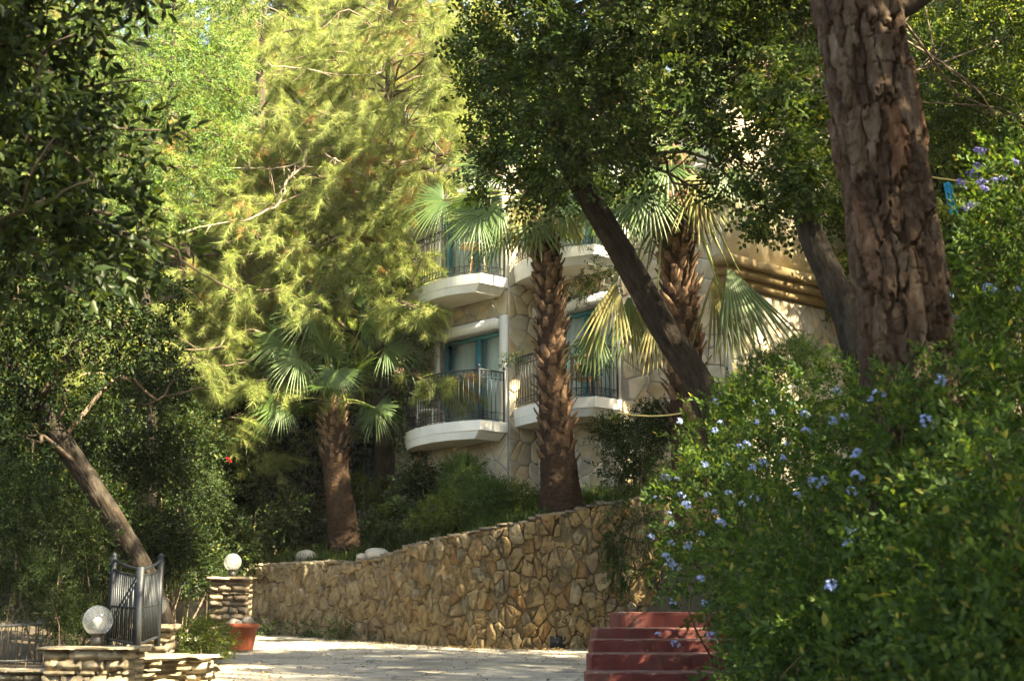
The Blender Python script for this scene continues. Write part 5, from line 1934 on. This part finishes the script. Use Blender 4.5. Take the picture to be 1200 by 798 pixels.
base = pt(408, 645, 29.4); base[2] = ground_z(base[0], 29.4) - .1
palm('smaller fan palm with spread fronds above the low end of the wall', [base, pt(400, 600, 29.4), pt(393, 545, 29.4), pt(391, 500, 29.4), pt(391, 462, 29.4)],
     [.36, .30, .265, .26, .24], (.50, 1.0, 100, .8),
     [(395, 434, 28.7, .05, -1, -.2, .72, .2, 'palm_leaf'), (367, 372, 29.2, -1, .1, -.2, .95, .45, 'palm_leaf'), (452, 407, 29.0, 1, .0, -.1, .85, .5, 'palm_leaf'), (410, 350, 29.6, .3, 1, 0, .9, .4, 'palm_leaf'),
      (330, 400, 29.3, -1, .1, -.1, .8, .4, 'palm_leaf'), (330, 474, 28.9, -1, -.5, -.2, .75, .4, 'palm_leaf'), (440, 478, 29.0, .7, -1, -.1, .65, .3, 'palm_leaf'), (350, 420, 28.9, -.7, -.3, -.4, .8, .5, 'palm_leaf'), (425, 380, 28.9, .7, .4, -.4, .8, .5, 'palm_leaf'), (372, 345, 29.8, -.4, 1, .1, .85, .4, 'palm_leaf'), (455, 350, 30.0, .8, .6, .1, .8, .5, 'palm_leaf')],
     9, 301, .85, .95, (5, 80))
base = pt(659, 590, 25.7); base[2] = ground_z(base[0], 25.7) - .1
palm('tall fan palm with rugged trunk directly in front of the balconies', [base, pt(652, 510, 25.6), pt(647, 430, 25.5), pt(645, 350, 25.4), pt(638, 285, 25.3), pt(628, 222, 25.2)],
     [.36, .305, .262, .248, .23, .215], (.13, .98, 215, .95),
     [(560, 255, 24.6, -.75, -.8, -.2, .7, .4, 'palm_leaf', 85), (610, 250, 24.8, .1, -1, -.1, .7, .2, 'palm_old', 50), (690, 215, 24.6, .3, -1, -.2, .9, .25, 'palm_leaf', 60), (655, 230, 24.5, .1, -1, -.1, .8, .2, 'palm_leaf', 50), (585, 240, 24.6, -.4, -1, -.1, .9, .25, 'palm_leaf', 55), (520, 235, 25, -1, -.5, 0, .75, .4, 'palm_leaf'), (668, 235, 24.6, .1, -1, -.1, .6, .2, 'palm_old'), (575, 200, 25.2, -.8, .3, 0, .8, .4, 'palm_leaf')],
     16, 302, .85, 1.0, (-20, 80), 8, .75)
base = pt(812, 560, 23.2); base[2] = ground_z(base[0], 23.2) - .1
palm('sunlit fan palm with shaggy trunk behind the leaning carob', [base, pt(806, 470, 23.1), pt(799, 380, 23.0), pt(793, 300, 22.9), pt(788, 235, 22.8), pt(784, 180, 22.8)],
     [.36, .31, .28, .265, .25, .22], (.15, .99, 190, 1.05),
     [(760, 222, 22.2, -.1, -1, -.25, .85, .2, 'palm_leaf', 75), (733, 240, 22.3, -.5, -1, -.1, .7, .25, 'palm_leaf', 60), (853, 312, 22.2, .28, -1, -.25, 1.55, .06, 'palm_leaf', 27), (838, 318, 22.5, .05, -1, -.1, 1.5, .1, 'palm_old', 24), (872, 330, 22.4, .45, -1, -.1, 1.25, .1, 'palm_leaf', 24), (846, 350, 22.3, .2, -1, -.3, 1.1, .05, 'palm_old', 22), (722, 330, 22.9, -.2, -1, -.1, 1.25, .15, 'palm_old', 27), (755, 335, 23.2, .05, -1, 0, 1.35, .15, 'palm_old', 25), (738, 345, 23.2, -.08, -1, 0, 1.25, .12, 'palm_leaf', 25), (770, 350, 22.6, .0, -1, -.2, 1.2, .1, 'palm_old', 22), (850, 200, 22.3, .6, -.8, -.2, .8, .4, 'palm_leaf', 80), (815, 215, 22.2, .3, -1, -.2, .9, .2, 'palm_old', 50), (745, 170, 22.4, -.6, .1, -.2, .8, .5, 'palm_leaf', 90), (825, 165, 22.6, .8, .2, -.1, .8, .5, 'palm_leaf', 90), (830, 110, 23.0, .3, 1, 0, .8, .3, 'palm_leaf'), (700, 385, 23.2, -.3, -1, 0, .8, .2, 'palm_leaf', 45)],
     13, 303, .85, .95, (-10, 80), 7, .85)

# ------------------------------------------------------------------ shrubs
SHR = {}
def shrub_template(kind, tm, mat, n=520, seed=0, shell=.45):
    r = np.random.RandomState(seed)
    cl = [((0, 0, 0), (.75, .75, .7), n * .4)]
    for k in range(9):
        d = rdir(1, r)[0]
        d[2] = abs(d[2]) * .9 - .25
        cl.append((d * .58, (.45, .45, .4), n * .068))
    V, F = clump_fill(cl, tm, r, 1, shell, .9, .05, .75, 1.2)
    SHR[kind] = mesh_np('foliage', V, [F], M[mat])
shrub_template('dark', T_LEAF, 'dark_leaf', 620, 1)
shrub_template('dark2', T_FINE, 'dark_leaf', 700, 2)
shrub_template('mid', T_LEAF, 'wood_leaf', 560, 3)
shrub_template('olea', T_OLEA, 'oleander', 420, 4)
shrub_template('laur', T_LAUREL, 'laurel', 420, 5)
shrub_template('ivy', T_FINE, 'ivy', 700, 6)

def stems_mesh(seed, n=4, h=1.0):
    r = np.random.RandomState(seed)
    m = MB()
    for k in range(n):
        a = k * 2.4
        e = np.array((math.cos(a) * .5 * r.rand(), math.sin(a) * .5 * r.rand(), 0))
        m.tube(smooth_path([(math.cos(a) * .06, math.sin(a) * .06, -h), (e[0] * 1.6, e[1] * 1.6, -h * .5), e + (0, 0, .0)], 7), np.linspace(.014, .006, 7), 5)
    return m.mesh('stems', M['twig'], True)
STEMS = stems_mesh(3)
def shrub(px, py, D, s, kind, label, zs=1.0, group=None, name='shrub', rz=None):
    c = pt(px, py, D)
    t = thing(name, label, 'shrub', (c[0], c[1], ground_z(c[0], c[1])), group)
    rz = rng.uniform(0, 6.28) if rz is None else rz
    part('foliage', SHR[kind], t, trs(c, (0, 0, rz), (s, s, s * zs)))
    h = max(.3, c[2] - ground_z(c[0], c[1]) + .1)
    part('stems', STEMS, t, trs(c, (0, 0, rz), (s, s, h)))
    return t

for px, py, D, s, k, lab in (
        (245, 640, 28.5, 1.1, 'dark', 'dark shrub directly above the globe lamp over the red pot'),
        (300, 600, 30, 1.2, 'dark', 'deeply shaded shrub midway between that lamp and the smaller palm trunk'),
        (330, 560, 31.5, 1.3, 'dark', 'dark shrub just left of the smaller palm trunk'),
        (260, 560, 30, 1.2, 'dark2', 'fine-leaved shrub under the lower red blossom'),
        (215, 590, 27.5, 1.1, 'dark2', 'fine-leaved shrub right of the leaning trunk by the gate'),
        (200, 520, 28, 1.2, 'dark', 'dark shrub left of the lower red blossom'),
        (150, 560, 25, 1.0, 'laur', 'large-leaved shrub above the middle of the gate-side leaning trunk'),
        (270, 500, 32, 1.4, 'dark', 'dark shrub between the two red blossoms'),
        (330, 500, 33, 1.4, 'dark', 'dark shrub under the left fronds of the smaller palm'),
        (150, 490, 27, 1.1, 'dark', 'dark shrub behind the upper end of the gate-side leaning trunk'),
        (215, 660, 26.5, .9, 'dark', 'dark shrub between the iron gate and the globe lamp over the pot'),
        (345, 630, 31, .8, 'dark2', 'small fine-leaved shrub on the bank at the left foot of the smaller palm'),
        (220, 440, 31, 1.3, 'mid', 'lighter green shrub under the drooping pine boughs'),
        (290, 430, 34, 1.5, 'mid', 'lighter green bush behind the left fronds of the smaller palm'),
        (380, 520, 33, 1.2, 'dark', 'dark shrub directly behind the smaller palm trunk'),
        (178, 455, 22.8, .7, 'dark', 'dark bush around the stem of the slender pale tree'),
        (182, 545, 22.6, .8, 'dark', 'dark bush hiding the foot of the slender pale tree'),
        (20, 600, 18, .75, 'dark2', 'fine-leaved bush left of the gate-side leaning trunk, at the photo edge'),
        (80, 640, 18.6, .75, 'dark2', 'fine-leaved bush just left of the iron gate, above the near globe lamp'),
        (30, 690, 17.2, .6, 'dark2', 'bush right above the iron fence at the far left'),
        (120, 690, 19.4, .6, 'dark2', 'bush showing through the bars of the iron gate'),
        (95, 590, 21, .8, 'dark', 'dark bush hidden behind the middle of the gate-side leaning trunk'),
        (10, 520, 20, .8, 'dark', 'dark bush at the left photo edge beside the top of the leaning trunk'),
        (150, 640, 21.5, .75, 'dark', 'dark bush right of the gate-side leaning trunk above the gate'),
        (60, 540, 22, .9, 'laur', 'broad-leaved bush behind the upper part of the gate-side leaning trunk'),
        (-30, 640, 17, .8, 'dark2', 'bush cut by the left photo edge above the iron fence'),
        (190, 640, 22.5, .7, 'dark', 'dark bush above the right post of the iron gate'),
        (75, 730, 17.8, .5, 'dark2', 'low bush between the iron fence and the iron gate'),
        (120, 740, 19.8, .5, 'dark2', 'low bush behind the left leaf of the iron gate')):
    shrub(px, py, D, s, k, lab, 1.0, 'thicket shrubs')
shrub(234, 750, 20.8, .55, 'mid', 'low rounded light green bush between the gate and the red pot', .8)
shrub(262, 690, 25.4, .45, 'dark', 'small dark bush behind the third globe lamp', .8)
# bank between wall and house
for px, py, D, s, k, lab in ((520, 600, 26.2, .62, 'mid', 'leafy light green bush in front of the house between the two palms'), (575, 588, 26.0, .60, 'olea', 'oleander below the lower balcony, left of the rugged palm trunk'), (470, 610, 27.2, .58, 'laur', 'broad-leaved bush right of the smaller palm trunk'), (440, 622, 28.0, .45, 'laur', 'small glossy bush at the foot of the smaller palm'), (608, 585, 26.2, .5, 'mid', 'light green bush touching the rugged palm trunk'), (545, 560, 27.6, .6, 'olea', 'taller oleander against the house base'), (490, 570, 29, .65, 'laur', 'broad-leaved bush under the house corner'), (745, 545, 24.6, .7, 'laur', 'dark bush below the right balcony behind the wall'), (720, 510, 25.6, .55, 'dark', 'dark bush under the right balcony'), (770, 500, 23.6, .6, 'dark', 'dark bush between the rugged palm and the leaning trunk'), (430, 580, 31, .7, 'mid', 'bush in front of the white house behind the smaller palm'), (345, 655, 30, .4, 'mid', 'low bush on the wall top left of the smaller palm')):
    shrub(px, py, D, s, k, lab, .9)
# sunlit narrow-leaved bush right of the sunlit palm
shrub(940, 425, 15.2, .34, 'olea', 'narrow-leaved sunlit oleander left of the big pine trunk', 1.0, name='oleander_bush')
shrub(890, 440, 16.0, .36, 'olea', 'narrow-leaved oleander under the hanging sunlit frond', .9, name='oleander_bush')
shrub(870, 480, 15.6, .45, 'olea', 'oleander rising behind the blue-flowered bush', .9, name='oleander_bush')

# ivy and climbers
def creeper(label, spots, tm, mat, seed, base, name='ivy'):
    r = np.random.RandomState(seed)
    t = thing(name, label, 'creeper', base)
    cl = [(pt(px, py, D), (rx, ry, rz), n) for px, py, D, rx, ry, rz, n in spots]
    V, F = clump_fill(cl, tm, r, 1, .5, .5, .4)
    part('foliage', mesh_np('foliage', V, [F], M[mat]), t)
    for c, rad, n in cl:
        e = np.asarray(c) + np.array((r.uniform(-.1, .1), 0, rad[2] * .8))
        b = np.asarray(c) - np.array((r.uniform(-.1, .1), 0, rad[2] * 1.2))
        m = MB()
        m.tube(limb_path(b, e, r, 0, 8, .05), np.linspace(.012, .006, 8), 4)
        part('stem', m.mesh('stem', M['twig']), t)
    return t
creeper('ivy trailing down the face of the rubble retaining wall', [(724, 600, 24.45, .16, .12, .25, 60), (722, 630, 24.4, .15, .10, .28, 70), (725, 662, 24.4, .13, .10, .26, 60), (727, 688, 24.42, .08, .08, .12, 22), (760, 610, 24.1, .2, .12, .3, 50), (765, 660, 24.1, .14, .1, .3, 40)], T_FINE, 'ivy', 71, pt(724, 690, 24.4))
creeper('ivy and climbers smothering the left corner of the house', [(490, 390, 29.3, .35, .35, .7, 150), (488, 450, 29.6, .32, .35, .7, 150), (485, 520, 29.8, .35, .35, .7, 140), (480, 580, 29.8, .4, .35, .5, 110), (500, 350, 29.6, .35, .3, .4, 80), (478, 420, 30.4, .4, .3, .7, 120), (470, 480, 30.6, .3, .3, .8, 110)], T_FINE, 'ivy', 72, pt(485, 590, 29.7))
creeper('vine hanging between the upper right balcony and the leaning trunk', [(700, 325, 25.6, .4, .2, .25, 60), (680, 338, 25.6, .3, .2, .2, 40), (720, 300, 25.4, .3, .2, .2, 40), (600, 420, 27.2, .16, .14, .14, 20), (690, 420, 25.4, .2, .15, .25, 26)], T_FINE, 'ivy', 73, pt(700, 345, 25.6), 'vine')
creeper('weeds growing along the foot of the far end of the wall', [(330, 737, 28.4, .5, .15, .09, 60), (370, 739, 27.7, .4, .15, .09, 50), (400, 738, 27.0, .3, .12, .16, 50), (310, 735, 28.8, .3, .15, .1, 40)], T_FINE, 'ivy', 74, pt(360, 742, 27.9), 'weeds')

# ------------------------------------------------------------------ blue-flowered plumbago covering the right bank
PB_ = [   # bush index, px, py, D, radius
    (0, 810, 600, 12.9, .34), (0, 815, 650, 12.4, .34), (0, 868, 690, 11.8, .36), (0, 818, 558, 13.3, .34), (0, 850, 545, 13.3, .45), (0, 850, 610, 12.4, .5), (0, 885, 665, 11.4, .46),
    (1, 860, 505, 13.8, .42), (1, 905, 490, 13.6, .48), (1, 960, 485, 13.2, .5), (1, 920, 545, 12.8, .55), (1, 985, 550, 12.2, .55), (1, 1010, 485, 12.8, .42), (1, 935, 610, 11.6, .55),
    (2, 1030, 500, 9.6, .36), (2, 1085, 505, 9.3, .40), (2, 1060, 560, 9.2, .48), (2, 1135, 520, 9.3, .5), (2, 1180, 470, 9.6, .55), (2, 1010, 600, 9.9, .5), (2, 1090, 630, 8.8, .52), (2, 1160, 600, 8.4, .55), (2, 1120, 450, 9.8, .36),
    (3, 925, 760, 10.6, .36), (3, 930, 730, 10.2, .46), (3, 960, 700, 9.8, .52), (3, 930, 790, 9.4, .45), (3, 1000, 760, 9.0, .5), (3, 1040, 700, 9.2, .52), (3, 925, 810, 10.0, .36),
    (4, 1080, 780, 7.8, .5), (4, 1120, 710, 7.8, .52), (4, 1170, 770, 6.9, .48), (4, 1190, 690, 7.2, .5), (4, 1040, 830, 7.8, .45), (4, 1130, 840, 6.9, .42), (4, 1210, 600, 7.4, .5), (4, 1205, 840, 6.3, .4),
    (5, 1185, 390, 10.8, .55), (5, 1200, 320, 11.0, .55), (5, 1165, 330, 11.6, .36), (5, 1205, 250, 11.2, .5), (5, 1170, 262, 11.8, .32), (5, 1150, 420, 11.2, .42), (5, 1190, 200, 11.8, .34)]
PLAB = ['plumbago bush with most blue flowers, spilling over the red steps', 'plumbago bush below the sunlit oleander, left of the pine base', 'leafy plumbago bush around the base of the big pine', 'shaded plumbago bush right beside the lower red steps', 'blurred plumbago foliage in the bottom right corner', 'tall leafy plumbago right of the big pine trunk']
FLOW = [(796, 494), (884, 472), (982, 458), (1020, 469), (989, 489), (944, 485), (917, 537), (1005, 558), (854, 546), (881, 549), (793, 561), (799, 580), (829, 581), (769, 584), (785, 602), (787, 615), (763, 629), (787, 636), (785, 660), (780, 652), (792, 664), (822, 626), (821, 678), (827, 707), (788, 706), (771, 743), (792, 754), (973, 687), (884, 584), (1088, 494), (1101, 447), (838, 600), (870, 590), (806, 640), (1108, 330), (1110, 345), (1192, 340), (1118, 372), (1160, 338), (975, 495), (1030, 462), (835, 745)]
VIOL = [(1135, 205), (1146, 196), (1152, 222), (1128, 218), (1140, 240), (1165, 212), (1190, 190), (1150, 178)]

def flower_cluster(seed, mat):
    r = np.random.RandomState(seed)
    Vs, Fs, n = [], [], 0
    for k in range(13):
        d = rdir(1, r)[0]
        d[2] = abs(d[2])
        c = d * np.array((.042, .042, .03)) * r.uniform(.6, 1.15)
        z = unit(d + np.array((0, 0, .4)))
        x = unit(np.cross(z, rdir(1, r)[0]))
        y = np.cross(z, x)
        pts_ = [c - z * .006]
        for p in range(10):
            a = p * math.pi / 5
            rr = .017 if p % 2 == 0 else .007
            pts_.append(c + (x * math.cos(a) + y * math.sin(a)) * rr * r.uniform(.85, 1.1))
        Vs.append(np.array(pts_))
        Fs.append(np.array([(0, 1 + p, 1 + (p + 1) % 10) for p in range(10)]) + n)
        n += 11
    return mesh_np('flower_cluster', np.concatenate(Vs), [np.concatenate(Fs)], mat)
FC = [flower_cluster(k, M['flower']) for k in range(4)]
FV = [flower_cluster(10 + k, M['violet']) for k in range(3)]
CAMP = np.array((0, 0, EYE))
def hit_bushes(px, py):
    d = unit(pt(px, py, 10.0) - CAMP)
    best = None
    for b, bx, by, D, rad in PB_:
        c = pt(bx, by, D)
        oc = CAMP - c
        B_ = np.dot(oc, d)
        q = B_ * B_ - np.dot(oc, oc) + (rad * 1.05) ** 2
        if q > 0:
            t = -B_ - math.sqrt(q)
            if best is None or t < best[0]:
                best = (t, b)
    return (CAMP + d * best[0], best[1]) if best else (None, None)
bushes = []
for b in range(6):
    r = np.random.RandomState(400 + b)
    cl = []
    for bb, px, py, D, rad in PB_:
        if bb == b:
            dens = 185 if b in (0, 1, 2, 5) else 235
            cl.append((pt(px, py, D), (rad * 1.08, rad * 1.0, rad), dens * (rad / .5) ** 2))
    c0 = np.mean([c[0] for c in cl], 0)
    gz = float(ground_z(c0[0], c0[1]))
    t = thing('plumbago_bush', PLAB[b], 'bush', (c0[0], c0[1], gz), 'plumbago bushes on the bank')
    V, F = clump_fill(cl, T_PLUM, r, 1, .42, .9, -.1, .5, 1.3, .5)
    part('foliage', mesh_np('foliage', V, [F], M['plumbago']), t)
    m = MB()
    for c, rad, n in cl:
        sh = .55 if b == 0 else 0
        g = np.array((c[0] + sh + r.uniform(-.2, .2), c[1] + .3 + sh, float(ground_z(c[0] + sh, c[1] + .3 + sh)) - .05))
        for k in range(3):
            e = np.asarray(c) + rdir(1, r)[0] * np.asarray(rad) * 1.05
            e[2] = max(e[2], c[2])
            m.tube(limb_path(g + r.normal(size=3) * .06, e, r, .1, 9), np.linspace(.011, .003, 9), 4, False)
    part('stems', m.mesh('stems', M['twig']), t)
    bushes.append(t)
FLOW += [(x_, y_) for x_, y_ in zip(rng.uniform(765, 1010, 26), rng.uniform(470, 640, 26)) if x_ + y_ > 1300]
for k, (px, py) in enumerate(FLOW + VIOL):
    p, b = hit_bushes(px, py)
    vio = k >= len(FLOW)
    if p is None:
        p, b = pt(px, py, 12.5 if px < 1100 else 11.8), (5 if px > 1090 else 0)
    for j in range(1 if not vio else 2):
        q = p + (rng.normal(size=3) * .03 if j else 0)
        d = unit(np.array((rng.uniform(-.5, .5), -1.0, rng.uniform(.2, .9))))
        x = unit(np.cross((0, 0, 1.0), d))
        s = rng.uniform(.65, 1.25)
        part('flower_cluster', (FV if vio else FC)[k % 3], bushes[b], basis(q, x, np.cross(d, x), d, s), label='violet blue flower cluster' if vio else 'pale blue flower cluster')

# ------------------------------------------------------------------ red hibiscus dots in the thicket
for k, (px, py, D) in enumerate(((298, 488, 29.5), (268, 539, 28.5))):
    m = flower_cluster(50 + k, M['redflower'])
    o = link('red_flower', m)
    p = pt(px, py, D)
    o.matrix_basis = trs(p, (1.2, 0, k), 1.6)
    tag(o, ('upper' if k == 0 else 'lower') + ' of the two red blossoms in the dark thicket', 'flower', 'red blossoms')

# ------------------------------------------------------------------ grass and ground cover on the bank
def blades(n, seed):
    r = np.random.RandomState(seed)
    x = r.uniform(-7, 3.2, n)
    d = r.rand(n) ** 1.3 * 3.2 + .35
    y = wall_y(x) + d
    dens = fbm(np.stack([x * .9, y * .9, x * 0], 1), 12)
    k = dens > .42
    x, y = x[k], y[k]
    n = len(x)
    z = ground_z(x, y) - .02
    h = r.uniform(.10, .30, n) * (.6 + dens[k])
    a = r.rand(n) * 2 * np.pi
    dx, dy = np.cos(a), np.sin(a)
    w = r.uniform(.005, .011, n)
    lean = r.uniform(.1, .6, n)
    b0 = np.stack([x - dy * w, y + dx * w, z], 1)
    b1 = np.stack([x + dy * w, y - dx * w, z], 1)
    m0 = np.stack([x - dy * w * .7 + dx * h * lean * .35, y + dx * w * .7 + dy * h * lean * .35, z + h * .6], 1)
    m1 = np.stack([x + dy * w * .7 + dx * h * lean * .35, y - dx * w * .7 + dy * h * lean * .35, z + h * .6], 1)
    tp_ = np.stack([x + dx * h * lean, y + dy * h * lean, z + h * .95], 1)
    V = np.stack([b0, b1, m0, m1, tp_], 1).reshape(-1, 3)
    i = np.arange(n)[:, None] * 5
    return mesh_np('grass', V, [np.concatenate([i + 2, i + 3, i + 4], 1), np.concatenate([i, i + 1, i + 3, i + 2], 1)], M['grass'])
stuff('grass', blades(26000, 5), 'grass and weeds covering the bank above the wall', 'grass')

def cover(n, seed):
    r = np.random.RandomState(seed)
    x = np.concatenate([r.uniform(-12, 3.2, n), r.uniform(2.3, 8, n)])
    y = np.concatenate([wall_y(x[:n]) + .5 + r.rand(n) * 7, r.uniform(7, 24, n)])
    z = ground_z(x, y) + .03
    pos = np.stack([x, y, z], 1)
    N_ = len(x)
    out = []
    k = r.randint(0, 4, N_)
    for i, (tv, tf) in enumerate(T_FINE):
        m = k == i
        out.append(place(tv, tf, pos[m], rdir(m.sum(), r) + np.array((0, 0, .7)), np.tile((0, -.3, 1.0), (m.sum(), 1)), r.uniform(.7, 1.4, m.sum())))
    V, F = merge(out)
    return mesh_np('undergrowth', V, [F], M['ivy'])
stuff('undergrowth', cover(2300, 6), 'low leafy undergrowth covering the banks', 'undergrowth')

def litter(n, seed):
    r = np.random.RandomState(seed)
    x = r.uniform(-6.5, 1.8, n)
    y = 13 + r.rand(n) ** .7 * 14
    edge = np.minimum(np.abs(x - np.interp(y, [12, 15.5, 20, 26], [-3.1, -3.75, -4.6, -7.2])), np.abs(wall_y(x) - .2 - y))
    keep = (y < wall_y(x) - .12) & (x > np.interp(y, [12, 15.5, 20, 26], [-3.4, -3.9, -4.9, -7.2])) & (r.rand(n) < np.exp(-edge / .5) + .06)
    x, y = x[keep], y[keep]
    m = len(x)
    tv, tf = leaf_vf(.06, .03, .4, -.15)
    V, F = place(tv, tf, np.stack([x, y, road_z(y) + .034 + r.rand(m) * .008], 1), np.stack([r.normal(size=m), r.normal(size=m), r.normal(size=m) * .12], 1), np.tile((0, 0, 1.0), (m, 1)) + r.normal(size=(m, 3)) * .25, r.uniform(.5, 1.2, m))
    return mesh_np('fallen_leaves', V, [F], M['litter'])
stuff('fallen_leaves', litter(20000, 9), 'dry leaves fallen along the driveway edges', 'leaf litter')

# ------------------------------------------------------------------ unseen trees added beside and behind the viewpoint to shade the drive
SHADE = 'unseen tree added beside the viewpoint to shade the driveway'
for i, (x, y, k, s, zs, mat) in enumerate(((13, 9.5, 3, 1.2, 1.1, 'carob'), (6.0, -1.0, 3, 1.5, 1.2, 'carob'), (13, 12, 4, 1.5, 1.1, 'carob'), (14, 5, 3, 1.7, 1.2, 'carob'), (4.5, -7, 4, 1.7, 1.2, 'carob'), (12, 20, 3, 1.5, 1.2, 'carob'), (7.9, 4.0, 0, 1.15, .54, 'wood_leaf'), (7.3, 1.6, 0, .9, 1.0, 'wood_leaf'), (9.6, 14.2, 3, 1.2, 1.0, 'carob'), (4.6, 2.4, 3, 1.25, 1.9, 'carob'), (6.0, 5.8, 4, 1.1, 2.0, 'carob'))):
    bg_tree(x, y, k, i * 2.1, s, mat, SHADE, 'shade trees added around the viewpoint', zs)

# ------------------------------------------------------------------ sunlit air
hz, hnt, hb = new_mat('haze_air')
hnt.nodes.remove(hb)
pv = hnt.nodes.new('ShaderNodeVolumePrincipled')
pv.inputs['Color'].default_value = (0.98, 0.96, 0.88, 1)
pv.inputs['Density'].default_value = 0.0003
pv.inputs['Anisotropy'].default_value = 0.1
hnt.links.new(pv.outputs[0], hnt.nodes['Material Output'].inputs['Volume'])
m = MB()
m.box((-1300, -1300, -60), (1300, 1900, 75))
stuff('haze', m.mesh('haze', hz), 'thin sunlit haze in the air between the trees', 'haze')
